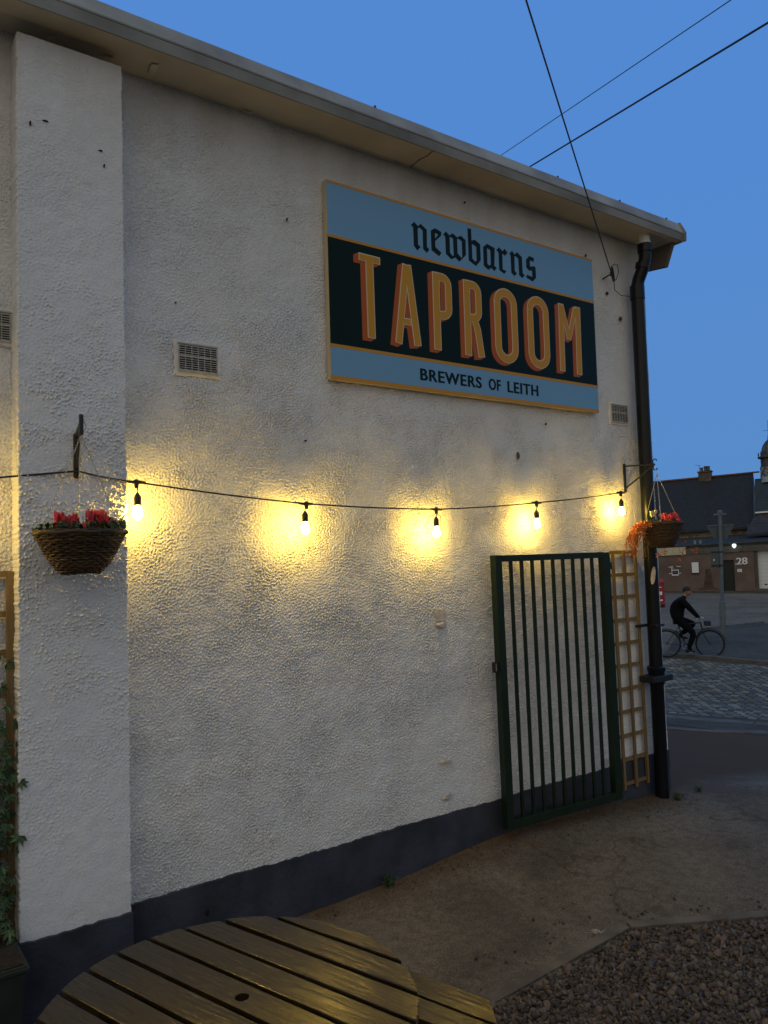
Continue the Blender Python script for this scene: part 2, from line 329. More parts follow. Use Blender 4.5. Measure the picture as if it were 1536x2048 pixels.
class MB:
    def __init__(s): s.v = []; s.f = []; s.mi = []; s.k = 0
    def poly(s, pts, faces):
        b = len(s.v); s.v += [tuple(p) for p in pts]
        for f in faces: s.f.append([b + i for i in f]); s.mi.append(s.k)
        return s
    def box(s, a, b):
        (x0, y0, z0), (x1, y1, z1) = a, b
        x0, x1 = sorted((x0, x1)); y0, y1 = sorted((y0, y1)); z0, z1 = sorted((z0, z1))
        return s.poly([(x0, y0, z0), (x1, y0, z0), (x1, y1, z0), (x0, y1, z0), (x0, y0, z1), (x1, y0, z1), (x1, y1, z1), (x0, y1, z1)],
                      [(0, 3, 2, 1), (4, 5, 6, 7), (0, 1, 5, 4), (1, 2, 6, 5), (2, 3, 7, 6), (3, 0, 4, 7)])
    def obox(s, o, ax, ay, az):   # origin corner and three edge vectors
        o, ax, ay, az = map(Vector, (o, ax, ay, az))
        return s.poly([o, o + ax, o + ax + ay, o + ay, o + az, o + ax + az, o + ax + ay + az, o + ay + az],
                      [(0, 3, 2, 1), (4, 5, 6, 7), (0, 1, 5, 4), (1, 2, 6, 5), (2, 3, 7, 6), (3, 0, 4, 7)])
    def bar(s, p, q, w, h=None, up=(0, 0, 1)):
        p, q = Vector(p), Vector(q); h = h or w; d = (q - p).normalized(); u = Vector(up)
        if abs(d.dot(u)) > .98: u = Vector((1, 0, 0))
        a = d.cross(u).normalized(); b = a.cross(d).normalized()
        return s.obox(p - a * w / 2 - b * h / 2, q - p, a * w, b * h)
    def tube(s, pts, r, n=8, closed=False):
        pts = [Vector(p) for p in pts]; m = len(pts)
        rs = r if isinstance(r, (list, tuple)) else [r] * m
        b0 = len(s.v); ref = None
        for i, p in enumerate(pts):
            if closed: d = pts[(i + 1) % m] - pts[i - 1]
            else: d = pts[min(i + 1, m - 1)] - pts[max(i - 1, 0)]
            d.normalize()
            if ref is None:
                ref = Vector((0, 0, 1)) if abs(d.z) < .9 else Vector((1, 0, 0))
            a = d.cross(ref).normalized(); b = a.cross(d).normalized(); ref = b
            for k in range(n):
                t = 2 * PI * k / n; s.v.append(tuple(p + a * (rs[i] * math.cos(t)) + b * (rs[i] * math.sin(t))))
        for i in range(m if closed else m - 1):
            j = (i + 1) % m
            for k in range(n):
                k2 = (k + 1) % n
                s.f.append([b0 + i * n + k, b0 + i * n + k2, b0 + j * n + k2, b0 + j * n + k]); s.mi.append(s.k)
        if not closed:
            s.f.append([b0 + k for k in range(n)][::-1]); s.mi.append(s.k)
            s.f.append([b0 + (m - 1) * n + k for k in range(n)]); s.mi.append(s.k)
        return s
    def lathe(s, c, prof, n=24, axis='Z', squash=(1, 1)):
        b0 = len(s.v); m = len(prof)
        for r, z in prof:
            for k in range(n):
                t = 2 * PI * k / n
                s.v.append((c[0] + r * math.cos(t) * squash[0], c[1] + r * math.sin(t) * squash[1], c[2] + z))
        for i in range(m - 1):
            for k in range(n):
                k2 = (k + 1) % n
                s.f.append([b0 + i * n + k, b0 + i * n + k2, b0 + (i + 1) * n + k2, b0 + (i + 1) * n + k]); s.mi.append(s.k)
        s.f.append([b0 + k for k in range(n)][::-1]); s.mi.append(s.k)
        s.f.append([b0 + (m - 1) * n + k for k in range(n)]); s.mi.append(s.k)
        return s
    def ngon_prism(s, pts2, frame, d0, d1):
        """convex or simple 2-D polygon in frame(x, z, depth) extruded from depth d0 to d1"""
        n = len(pts2)
        v = [frame(a, b, d0) for a, b in pts2] + [frame(a, b, d1) for a, b in pts2]
        return s.poly(v, [tuple(range(n))[::-1], tuple(range(n, 2 * n))] + [(i, (i + 1) % n, n + (i + 1) % n, n + i) for i in range(n)])
    def holed(s, loops, frame, d0, d1):
        tri = tessellate_polygon([[Vector((a, b, 0)) for a, b in lp] for lp in loops])
        flat = [p for lp in loops for p in lp]; n = len(flat)
        v = [frame(a, b, d0) for a, b in flat] + [frame(a, b, d1) for a, b in flat]
        fs = []
        for t in tri:
            t = tuple(t); ar = sum(flat[t[i]][0] * flat[t[(i + 1) % 3]][1] - flat[t[(i + 1) % 3]][0] * flat[t[i]][1] for i in range(3))
            if ar < 0: t = t[::-1]
            fs.append(tuple(n + i for i in t)); fs.append(t[::-1])
        b = 0
        for lp in loops:
            for i in range(len(lp)):
                j = (i + 1) % len(lp); fs.append((b + i, b + j, n + b + j, n + b + i))
            b += len(lp)
        return s.poly(v, fs)
    def build(s, name, mats, parent=None, smooth=False, bevel=0.0, fix=True):
        me = bpy.data.meshes.new(name)
        o_ = off(parent)
        me.from_pydata([(v[0] - o_.x, v[1] - o_.y, v[2] - o_.z) for v in s.v], [], s.f)
        mats = mats if isinstance(mats, (list, tuple)) else [mats]
        for m in mats: me.materials.append(M[m] if isinstance(m, str) else m)
        if len(mats) > 1: me.polygons.foreach_set('material_index', s.mi)
        if fix:
            bm = bmesh.new(); bm.from_mesh(me); bmesh.ops.recalc_face_normals(bm, faces=bm.faces)
            if bevel > 0:
                bmesh.ops.bevel(bm, geom=[e for e in bm.edges if e.is_manifold and e.calc_face_angle(0) > .6], offset=bevel, segments=2, affect='EDGES', profile=.6)
            bm.to_mesh(me); bm.free()
        if smooth:
            me.polygons.foreach_set('use_smooth', [True] * len(me.polygons))
            try: me.set_sharp_from_angle(angle=math.radians(40))
            except Exception: pass
        me.update()
        o = bpy.data.objects.new(name, me); COL.objects.link(o)
        if parent is not None: o.parent = parent
        return o

def tag(o, label=None, cat=None, group=None, kind=None):
    if label: o['label'] = label
    if cat: o['category'] = cat
    if group: o['group'] = group
    if kind: o['kind'] = kind
    return o
def empty(name, loc, label, cat, group=None):
    o = bpy.data.objects.new(name, None); COL.objects.link(o); o.location = loc; o.empty_display_size = .1
    return tag(o, label, cat, group)
def struct(o): o['kind'] = 'structure'; return o
def XZ(y0=0.0, ox=0.0, oz=0.0):       # frame on a wall-parallel plane; depth grows towards the yard
    return lambda a, b, d: (ox + a, y0 - d, oz + b)

# ------------------------------------------------------------------ ground
SLOPE_S = [-400, 7.0, 8.0, 9.5, 10.7, 11.7, 13.0, 15.0, 24, 60, 900]
SLOPE_Z = [0.0, 0.0, -.12, -.34, -.50, -.62, -.75, -.86, -.87, -.96, -1.0]
def zg(x, y):
    s = x * .859 + (y + 3.83) * .512
    z = float(np.interp(s, SLOPE_S, SLOPE_Z))
    z += .085 * math.exp(-((x - 3.75) / .85) ** 2 - (y / .32) ** 2) + .03 * math.exp(-((x - 4.7) / .5) ** 2 - (y / .25) ** 2)
    z += -.035 * math.exp(-((x - .6) / .9) ** 2)
    return z
def axis(lo, hi, step, far, growth=1.25):
    a = list(np.arange(lo, hi + 1e-6, step)); d = step
    l = []; p = lo
    while p > -far: d *= growth; p -= d; l.append(p)
    r = []; p = hi; d = step
    while p < far: d *= growth; p += d; r.append(p)
    return l[::-1] + a + r
gx = axis(-1, 20, .16, 420); gy = axis(-4, 10, .16, 420)
nx, ny = len(gx), len(gy)
gb = MB()
gb.v = [(x, y, zg(x, y) + (rnd.uniform(-.003, .003) if 0 < x < 8 and -3 < y < 1 else 0)) for y in gy for x in gx]
# sink the yard under the gravel bed so the stones lie in a tray
gb.f = [[j * nx + i, j * nx + i + 1, (j + 1) * nx + i + 1, (j + 1) * nx + i] for j in range(ny - 1) for i in range(nx - 1)]
gb.mi = [0] * len(gb.f)
ground = gb.build('ground', 'yard', smooth=True, fix=False); struct(ground)

def drape(name, quad, m, lift, nu=24, nv=10, thick=0.0):
    """a sheet laid over the ground between four corners (x, y)"""
    b = MB(); p = [Vector((*q, 0)) for q in quad]
    for j in range(nv + 1):
        for i in range(nu + 1):
            u, v = i / nu, j / nv
            q = (p[0] * (1 - u) + p[1] * u) * (1 - v) + (p[3] * (1 - u) + p[2] * u) * v
            b.v.append((q.x, q.y, zg(q.x, q.y) + lift))
    b.f = [[j * (nu + 1) + i, j * (nu + 1) + i + 1, (j + 1) * (nu + 1) + i + 1, (j + 1) * (nu + 1) + i] for j in range(nv) for i in range(nu)]
    b.mi = [0] * len(b.f)
    return struct(b.build(name, m, smooth=True, fix=False))
def kerb_line(name, pts, w, h, m='kerb', joint=.9):
    b = MB()
    for (x0, y0), (x1, y1) in zip(pts[:-1], pts[1:]):
        d = Vector((x1 - x0, y1 - y0, 0)); L_ = d.length; d.normalize(); n = max(1, int(L_ / joint)); q = Vector((-d.y, d.x, 0)) * w
        for k in range(n):
            a = Vector((x0, y0, 0)) + d * (L_ * k / n + .006); c = Vector((x0, y0, 0)) + d * (L_ * (k + 1) / n - .006)
            za, zc = zg(a.x, a.y), zg(c.x, c.y); jz = rnd.uniform(-.004, .004)
            lo = -.15
            b.poly([(a.x, a.y, za + lo), (c.x, c.y, zc + lo), (c.x + q.x, c.y + q.y, zc + lo), (a.x + q.x, a.y + q.y, za + lo),
                    (a.x, a.y, za + h + jz), (c.x, c.y, zc + h + jz), (c.x + q.x, c.y + q.y, zc + h + jz), (a.x + q.x, a.y + q.y, za + h + jz)],
                   [(0, 3, 2, 1), (4, 5, 6, 7), (0, 1, 5, 4), (1, 2, 6, 5), (2, 3, 7, 6), (3, 0, 4, 7)])
    return struct(b.build(name, m, bevel=.008))

# street beyond the yard mouth
drape('road', [(16.9, 140), (160, 160), (175, -140), (18.6, -140)], 'asphalt', .004, 110, 110)
drape('lane', [(9.4, 12), (17.5, 12), (18.6, -12), (11.2, -12)], 'asphalt_dark', .004, 30, 60)
island = drape('traffic_island', [(17.7, 8.4), (22.9, 11.4), (26.6, 10.6), (18.1, -1.5)], 'asphalt_dark', .07)
kerb_line('island_kerb', [(17.62, 8.4), (17.9, -1.5)], .14, .085)
kerb_line('island_far_kerb', [(22.3, 11.15), (26.9, 10.7)], .16, .10)
drape('building_pavement', [(42.2, 27.2), (45.2, 29.2), (51.2, 14.0), (46.4, 13.0)], 'asphalt_dark', .012)
kerb_line('slope_kerb', [(9.3, 3.4), (9.75, 2.3), (10.4, 1.8), (11.3, .2), (12.0, -3)], .14, .014, joint=.6)
kerb_line('lane_kerb', [(10.3, 5.4), (10.9, 3.2), (11.7, 1.0), (12.4, -2)], .22, .010, joint=.7)

# granite setts: real tapered stones in a fan of skewed courses, one sheet of road
sb = MB()
du = Vector((.30, -.954)); dv = Vector((.954, .30))
O = Vector((10.6, 6.4))
for j in range(42):
    for i in range(66):
        c = O + du * (i * .172 + (j % 2) * .086) + dv * (j * .158 + .10 * math.sin(i * .23 + 1))
        if c.x > 17.45 or c.x < 11.1 + .35 * (2.6 - c.y) * .3: continue
        a = du * (.078 + rnd.uniform(-.008, .005)); e_ = dv * (.069 + rnd.uniform(-.006, .005))
        z = zg(c.x, c.y); h = .014 + rnd.uniform(-.007, .007); t = .72
        pts = [c - a - e_, c + a - e_, c + a + e_, c - a + e_]; top = [c - a * t - e_ * t, c + a * t - e_ * t, c + a * t + e_ * t, c - a * t + e_ * t]
        sb.poly([(p.x, p.y, z - .012) for p in pts] + [(p.x, p.y, z + h + rnd.uniform(-.004, .004)) for p in top],
                [(4, 5, 6, 7), (0, 1, 5, 4), (1, 2, 6, 5), (2, 3, 7, 6), (3, 0, 4, 7)])
M['sett'] = mat('granite_sett', (0.145, 0.138, 0.105), 0.6, spec=.3, island=True, col2=(0.060, 0.058, 0.045), bump=.4, bscale=30)
struct(tag(sb.build('cobbled_road', 'sett', smooth=False, fix=False)))

# gravel bed with its edging
EDGE = [(1.2, -1.315), (3.334, -1.235), (4.06, -1.655), (5.6, -2.60)]
eb = MB()
for (x0, y0), (x1, y1) in zip(EDGE[:-1], EDGE[1:]):
    d = Vector((x1 - x0, y1 - y0)).normalized(); q = Vector((-d.y, d.x)) * .062; g = d * .004
    lo, hi = -.08, .018
    P4 = [(x0 + g.x, y0 + g.y), (x1 - g.x, y1 - g.y), (x1 - g.x + q.x, y1 - g.y + q.y), (x0 + g.x + q.x, y0 + g.y + q.y)]
    eb.poly([(*p, lo) for p in P4] + [(*p, hi + zg(*p)) for p in P4], [(0, 3, 2, 1), (4, 5, 6, 7), (0, 1, 5, 4), (1, 2, 6, 5), (2, 3, 7, 6), (3, 0, 4, 7)])
struct(eb.build('gravel_edging', 'edging', bevel=.004))
def in_gravel(x, y):
    if y > np.interp(x, [p[0] for p in EDGE], [p[1] for p in EDGE]) - .012: return False
    return 1.55 < x < 5.0 and y > -2.75
bm = bmesh.new(); bmesh.ops.create_icosphere(bm, subdivisions=2, radius=1.0)
ico_v = np.array([v.co[:] for v in bm.verts]); ico_f = np.array([[v.index for v in f.verts] for f in bm.faces]); bm.free()
rs = np.random.RandomState(3)
VV = []; FF_ = []; cnt = 0
def stone(c, sc, rot):
    global cnt
    v = ico_v.copy()
    ph = rs.rand(3) * 6; v = v * (1 + .16 * np.sin(v[:, [0]] * 3 + ph[0]) + .14 * np.sin(v[:, [1]] * 3.7 + ph[1]) + .12 * np.sin(v[:, [2]] * 4 + ph[2]))
    v = v * (1 - .10 * np.clip((v @ rs.randn(3, 1)), 0, 1) - .10 * np.clip((v @ rs.randn(3, 1)), 0, 1)) * sc
    v = v @ rot
    VV.append(v + c); FF_.append(ico_f + cnt * len(ico_v)); cnt += 1
def rrot():
    q = rs.randn(4); q /= np.linalg.norm(q); w, x, y, z = q
    return np.array([[1 - 2 * (y * y + z * z), 2 * (x * y - z * w), 2 * (x * z + y * w)], [2 * (x * y + z * w), 1 - 2 * (x * x + z * z), 2 * (y * z - x * w)], [2 * (x * z - y * w), 2 * (y * z + x * w), 1 - 2 * (x * x + y * y)]])
def inr(x, y): return 1.7 < x < 4.9 and -2.7 < y
for layer, (sp, zc) in enumerate([(.021, -.001), (.025, .007)]):
    for x in np.arange(1.7, 4.9, sp):
        for y in np.arange(-2.5, -1.18, sp):
            px, py = x + rs.uniform(-.01, .01), y + rs.uniform(-.01, .01)
            if not in_gravel(px, py): continue
            r = .0128 * (.45 + 1.1 * rs.rand() ** 1.8)
            stone(np.array([px, py, zg(px, py) + zc + rs.uniform(-.004, .005)]), np.array([r * rs.uniform(.95, 1.6), r * rs.uniform(.7, 1.15), r * rs.uniform(.4, .8)]), rrot())
for _ in range(70):
    px = rs.uniform(1.9, 4.2); d_ = abs(rs.randn()) * .22 + .02; py = float(np.interp(px, [p[0] for p in EDGE], [p[1] for p in EDGE])) + .065 + d_
    if py > -.1: continue
    r = .0095 * rs.uniform(.35, 1.1); stone(np.array([px, py, zg(px, py) + r * .5]), np.array([r * 1.3, r, r * .7]), rrot())
V = np.concatenate(VV); F = np.concatenate(FF_)
def np_mesh(name, V, F, m, parent=None):
    me = bpy.data.meshes.new(name); o_ = off(parent); V = V - np.array([o_.x, o_.y, o_.z])
    k = F.shape[1]
    me.vertices.add(len(V)); me.vertices.foreach_set('co', V.astype(np.float32).ravel())
    me.loops.add(F.size); me.loops.foreach_set('vertex_index', F.astype(np.int32).ravel())
    me.polygons.add(len(F)); me.polygons.foreach_set('loop_start', np.arange(0, F.size, k, dtype=np.int32))
    me.polygons.foreach_set('use_smooth', np.ones(len(F), dtype=bool))
    me.materials.append(M[m]); me.update(calc_edges=True); me.validate()
    o = bpy.data.objects.new(name, me); COL.objects.link(o)
    if parent is not None: o.parent = parent
    return o
tag(np_mesh('gravel', V, F, 'pebble'), 'brown and pink gravel filling the bed behind the edging', 'gravel', kind='stuff')

# ------------------------------------------------------------------ the taproom building
bld = empty('taproom_building', (2.5, 0, 0), 'white roughcast building wall with navy painted foot and overhanging gutter', 'building')
def rough_sheet(name, x0, x1, z0, z1, y, m, sparse=False, step=.0046, edges=True, seed=5):
    nx_, nz_ = int((x1 - x0) / step), int((z1 - z0) / step)
    X, Z = np.meshgrid(np.linspace(x0, x1, nx_ + 1), np.linspace(z0, z1, nz_ + 1))
    r2 = np.random.RandomState(seed)
    fy = np.fft.fftfreq(nz_ + 1, step)[:, None]; fx = np.fft.rfftfreq(nx_ + 1, step)[None, :]
    fr_ = np.sqrt(fx * fx + fy * fy)
    def band(lam, wid=.45):      # isotropic random relief of one grain size, unit variance
        w = np.exp(-(np.log((fr_ + 1e-6) * lam) / wid) ** 2 / 2)
        h = np.fft.irfft2(np.fft.rfft2(r2.randn(nz_ + 1, nx_ + 1)) * w, s=(nz_ + 1, nx_ + 1)); return h / h.std()
    g = band(.0165, .32); g2 = band(.034); big = band(.13, .5); slow = band(.55, .5); patch = np.clip(.5 + .5 * band(.5, .6), .12, 1.25)
    if sparse:   # flat float-finished coat with stray splashes of roughcast showing through
        dens = np.clip(.85 + .5 * band(.35, .6), .1, 1.6) * np.exp(-((Z - 2.1) / 1.0) ** 2) + .04
        h = np.clip(g * .85 + g2 * .45 - .45, 0, 2.0) * .0058 * dens + g * .00018 + big * .0006 + slow * .0010
    else:
        calm = (1 - .60 * np.clip((Z - 2.75) / .7, 0, 1)) * (1 - .85 * ((X > 4.84) & (Z < 1.93)))
        h = (np.clip(g, -1.2, 2.6) * .0031 + g2 * .0006) * (.50 + .55 * patch) * calm + big * .0006 + slow * .0018
        # old repair ledge, seams and hairline cracks left in the render
        wob = band(.6, .5)[0] * .004
        on = np.clip((X - 3.15) / .1, 0, 1) * np.clip((4.95 - X) / .1, 0, 1)
        dz = Z - (2.185 + wob[None, :]); h = h + on * .0040 * np.exp(-(np.clip(dz, 0, 9) / .035) ** 2) * (dz > 0) + on * .0016 * np.exp(-(dz / .006) ** 2) * (.5 + .5 * np.clip(band(.2)[0], -1, 1))[None, :]
        def groove(pts, depth, w=.004, jag=.012):
            nonlocal h
            for (xa, za), (xb, zb_) in zip(pts[:-1], pts[1:]):
                L2 = (xb - xa) ** 2 + (zb_ - za) ** 2; t = np.clip(((X - xa) * (xb - xa) + (Z - za) * (zb_ - za)) / L2, 0, 1)
                ph = np.sin(t * 37 + xa * 9) * jag * .5 + np.sin(t * 91 + za * 5) * jag * .25
                d_ = np.abs((X - xa - t * (xb - xa)) * (zb_ - za) - (Z - za - t * (zb_ - za)) * (xb - xa)) / math.sqrt(L2)
                dd = np.hypot(X - xa - t * (xb - xa), Z - za - t * (zb_ - za))
                sgn = ((X - xa) * (zb_ - za) - (Z - za) * (xb - xa)) / math.sqrt(L2)
                q_ = np.where(dd > .08, 9.0, sgn + ph); m_ = (t > 0) & (t < 1)
                h = h - depth * np.exp(-(q_ / w) ** 2) * m_
        groove([(3.10, 2.10), (3.13, 1.55), (3.16, 1.0), (3.17, .45)], -.0022, .005, .010)
        groove([(3.20, 1.70), (3.22, 1.05)], .002, .004, .010)
        groove([(1.44, 2.17), (1.62, 2.165), (1.74, 2.14)], .0035, .005)
        groove([(1.20, 3.62), (1.75, 3.72), (2.25, 3.60)], .0015, .004, .03)
        groove([(1.30, 3.95), (1.62, 3.82), (2.1, 3.86)], .0013, .004, .03)
        groove([(3.5, .40), (3.45, 1.2), (3.48, 1.9)], .0012, .004, .02)
        groove([(5.20, 2.0), (5.22, 2.9), (5.17, 3.9)], .0022, .006, .02)
    Yd = y - h
    if edges:
        rag = .0014 * band(.03)[:, :1] + .0009 * band(.2)[:, :1]
        X = X + np.where(X - x0 < 1e-6, -1, 0) * rag + np.where(x1 - X < 1e-6, 1, 0) * rag
    V = np.stack([X, Yd, Z], -1).reshape(-1, 3)
    idx = np.arange((nx_ + 1) * (nz_ + 1)).reshape(nz_ + 1, nx_ + 1)
    F = np.stack([idx[:-1, :-1], idx[:-1, 1:], idx[1:, 1:], idx[1:, :-1]], -1).reshape(-1, 4)
    return V, F, idx
# front wall sheet, wrapped into a body with the gable side
V, F, idx = rough_sheet('wall', .30, 5.5, .29, 4.50, .004, 'render', edges=False)
X_ = V[idx[:, -1]]
n0 = len(V)
# gable end of the wall going away from the yard, with its own ragged edge
side = []
for k, yy in enumerate([.02, .3, 1.0, 3.0, 7.0]):
    side.append(X_ + np.array([0.0 if k else .004, yy, 0]) - np.array([0, 0, 0]))
Vs = [V]; Fs = [F]; prev = idx[:, -1]
for s_ in side:
    ids = np.arange(len(s_)) + sum(len(q) for q in Vs); Vs.append(s_)
    Fs.append(np.stack([prev[:-1], ids[:-1], ids[1:], prev[1:]], -1)); prev = ids
V = np.concatenate(Vs); F = np.concatenate(Fs)
wallo = np_mesh('wall', V, F, 'render', bld)
bk = MB(); bk.box((-2.5, .006, -1.2), (.301, 7.0, 4.46)); bk.box((.301, .12, -1.2), (5.40, 7.0, 4.46)); bk.build('wall_core', 'render_smooth', bld)
# pilaster
PY = -.132
V, F, idx = rough_sheet('pilaster', .660, 1.1345, .33, 4.41, PY, 'render_smooth', sparse=True, step=.004, seed=8)
Vs = [V]; Fs = [F]; tot = len(V)
for col_, sx in ((idx[:, 0], -1), (idx[:, -1], 1)):
    prev = col_
    for yy in (.008, .03, .06, .09, .135):
        s_ = V[col_] * np.array([1, 0, 1]) + np.array([0, PY + yy, 0]) + np.array([sx * .003, 0, 0])
        ids = np.arange(len(s_)) + tot; tot += len(s_); Vs.append(s_)
        q = np.stack([prev[:-1], ids[:-1], ids[1:], prev[1:]], -1); Fs.append(q if sx > 0 else q[:, ::-1]); prev = ids
V = np.concatenate(Vs); F = np.concatenate(Fs)
np_mesh('pilaster', V, F, 'render_smooth', bld)
b = MB(); b.box((.662, PY + .006, 4.33), (1.132, -.0, 4.405)); b.build('pilaster_cap', 'render_smooth', bld)
# navy foot of the wall: proud band with a hand-cut top edge
def plinth(x0, x1, y, ztop):
    b = MB(); n = int((x1 - x0) / .03); xs = [x0 + (x1 - x0) * i / n for i in range(n + 1)]
    z = [ztop + .0025 * math.sin(q * 5) + rnd.uniform(-.005, .004) for q in xs]
    for i in range(n):
        b.poly([(xs[i], y, -.9), (xs[i + 1], y, -.9), (xs[i + 1], y, z[i + 1]), (xs[i], y, z[i]), (xs[i], y + .155, -.9), (xs[i + 1], y + .155, -.9), (xs[i + 1], y + .155, z[i + 1]), (xs[i], y + .155, z[i])],
               [(0, 1, 2, 3), (3, 2, 6, 7)] + ([(0, 3, 7, 4)] if i == 0 else []) + ([(1, 5, 6, 2)] if i == n - 1 else []))
    return b
plinth(-2.5, 5.5, -.012, .316).build('plinth', 'navy', bld)
plinth(.656, 1.139, -.150, .342).build('pilaster_plinth', 'navy', bld)
sp = MB(); sp.box((5.44, .058, -.9), (5.512, 7.0, .312)); sp.build('side_plinth', 'navy', bld)
# gutter: soffit, fascia and leaning lip
XE = 5.66
def sweep(name, prof, m, x0=-2.5, x1=XE, parent=bld):
    b = MB(); n = 60
    for i in range(n + 1):
        xx = x0 + (x1 - x0) * i / n; wv = .0014 * math.sin(i * .31) + .0007 * math.sin(i * 1.3)
        for (y, z) in prof: b.v.append((xx, y, z + wv))
    m_ = len(prof)
    for i in range(n):
        for k in range(m_):
            k2 = (k + 1) % m_; b.f.append([i * m_ + k, i * m_ + k2, (i + 1) * m_ + k2, (i + 1) * m_ + k]); b.mi.append(0)
    b.f.append(list(range(m_))); b.f.append([n * m_ + k for k in range(m_)][::-1]); b.mi += [0, 0]
    return b.build(name, m, parent, smooth=True)
sweep('soffit', [(-.262, 4.472), (.1, 4.480), (.1, 4.50), (-.262, 4.492)], 'soffit')
fas = sweep('gutter_fascia', [(-.268, 4.468), (-.280, 4.520), (-.262, 4.522), (-.255, 4.470)], 'fascia')
sweep('gutter_lip', [(-.282, 4.5225), (-.285, 4.530), (-.243, 4.622), (-.225, 4.622), (-.225, 4.5225)], 'concrete_lip')
ru = MB(); ru.poly([(-2.5, -.22, 4.60), (XE, -.22, 4.60), (XE, 3.5, 5.05), (-2.5, 3.5, 5.05), (-2.5, -.22, 4.50), (XE, -.22, 4.50), (XE, 3.5, 4.95), (-2.5, 3.5, 4.95)],
                   [(0, 1, 2, 3), (4, 7, 6, 5), (0, 4, 5, 1), (1, 5, 6, 2), (2, 6, 7, 3), (3, 7, 4, 0)]); ru.build('roof', 'roof', bld)
bb = MB(); bb.ngon_prism([(-.206, 4.468), (-.13, 4.288), (1.6, 4.50), (1.6, 4.72)], lambda a, b, d: (5.615 + d, a, b), 0, .035); bb.build('bargeboard', 'barge', bld)
ec = MB(); ec.ngon_prism([(-.292, 4.464), (-.296, 4.535), (-.250, 4.632), (-.10, 4.632), (-.10, 4.464)], lambda a, b, d: (XE + .001 + d, a, b), 0, .02); ec.build('gutter_end_cap', 'fascia', bld)
# bolts on the lip, joints, small bare patches on the soffit
for xx in (2.6, 4.9, 5.5, 4.2):
    b = MB(); b.lathe((xx, -.236, 4.618), [(.008, 0), (.008, .014), (.004, .02)], 8); b.build('lip_bolt', 'black_metal', bld)
for (xx, yy, w, d) in ((.80, -.09, .035, .05), (1.06, -.085, .05, .02), (1.28, -.15, .035, .085), (1.84, -.03, .05, .02), (2.9, -.02, .04, .02)):
    b = MB(); b.poly([(xx, yy, 4.4715), (xx + w, yy - .01, 4.4715), (xx + w * 1.2, yy + d, 4.4725), (xx + .01, yy + d * 1.1, 4.4725)], [(0, 1, 2, 3)])
    b.v = [(p[0], p[1], p[2] - .004) for p in b.v]; b.poly([(p[0], p[1], p[2] + .003) for p in b.v[:4]], [(3, 2, 1, 0)]); b.build('bare_soffit_patch', 'soffit_patch', bld)
b = MB(); b.tube([(3.02, -.258, 4.471), (3.03, -.2, 4.4712), (3.018, -.13, 4.4714), (3.026, -.02, 4.472)], .0022, 5); b.build('soffit_joint', 'dark', bld)

# small wall scars
def blob(x, z, w, h, y, thick, m, name, parent=bld, seed=0, n=14):
    r_ = random.Random(seed); b = MB()
    pts = [(x + w / 2 * math.cos(t) * r_.uniform(.7, 1.1), z + h / 2 * math.sin(t) * r_.uniform(.7, 1.1)) for t in [2 * PI * i / n for i in range(n)]]
    top = [(x + (a - x) * .7, z + (c - z) * .7) for a, c in pts]
    v = [(a, y + .006, c) for a, c in pts] + [(a, y - thick, c) for a, c in top]
    b.poly(v, [tuple(range(n, 2 * n))] + [(i, (i + 1) % n, n + (i + 1) % n, n + i) for i in range(n)])
    return b.build(name, m, parent, smooth=True)
b = MB()
blob(3.165, 1.50, .10, .045, -.008, .018, 'plaster_bit', 'plaster_lump', seed=1)
blob(3.165, .642, .11, .03, -.008, .016, 'plaster_bit', 'plaster_lump', seed=2)
b.box((3.12, -.0065, 1.525), (3.205, .03, 1.60)); b.build('filled_hole', 'plaster_bit', bld)
blob(3.17, .42, .10, .05, -.006, .006, 'plaster_bit', 'plaster_lump', seed=4)
for i, (xx, zz, w, h) in enumerate([(4.995, 3.99, .03, .03), (5.15, 3.806, .04, .04), (3.92, 2.629, .03, .06), (4.217, 2.88, .014, .02), (1.556, .173, .03, .045), (4.753, 4.245, .014, .03),
                                    (.715, 3.99, .009, .030), (.78, 4.02, .030, .006), (1.03, 3.95, .026, .005), (1.045, 3.88, .009, .022), (2.113, 3.914, .01, .02), (2.2, 2.63, .018, .012), (1.44, 3.31, .01, .01), (3.50, 4.36, .012, .018)]):
    blob(xx, zz, w, h, -.138 if xx < 1.13 else (-.016 if zz < .3 else -.010), .004, 'rust' if i in (0, 1, 2, 5) else 'dark', 'fixing_hole', seed=10 + i)

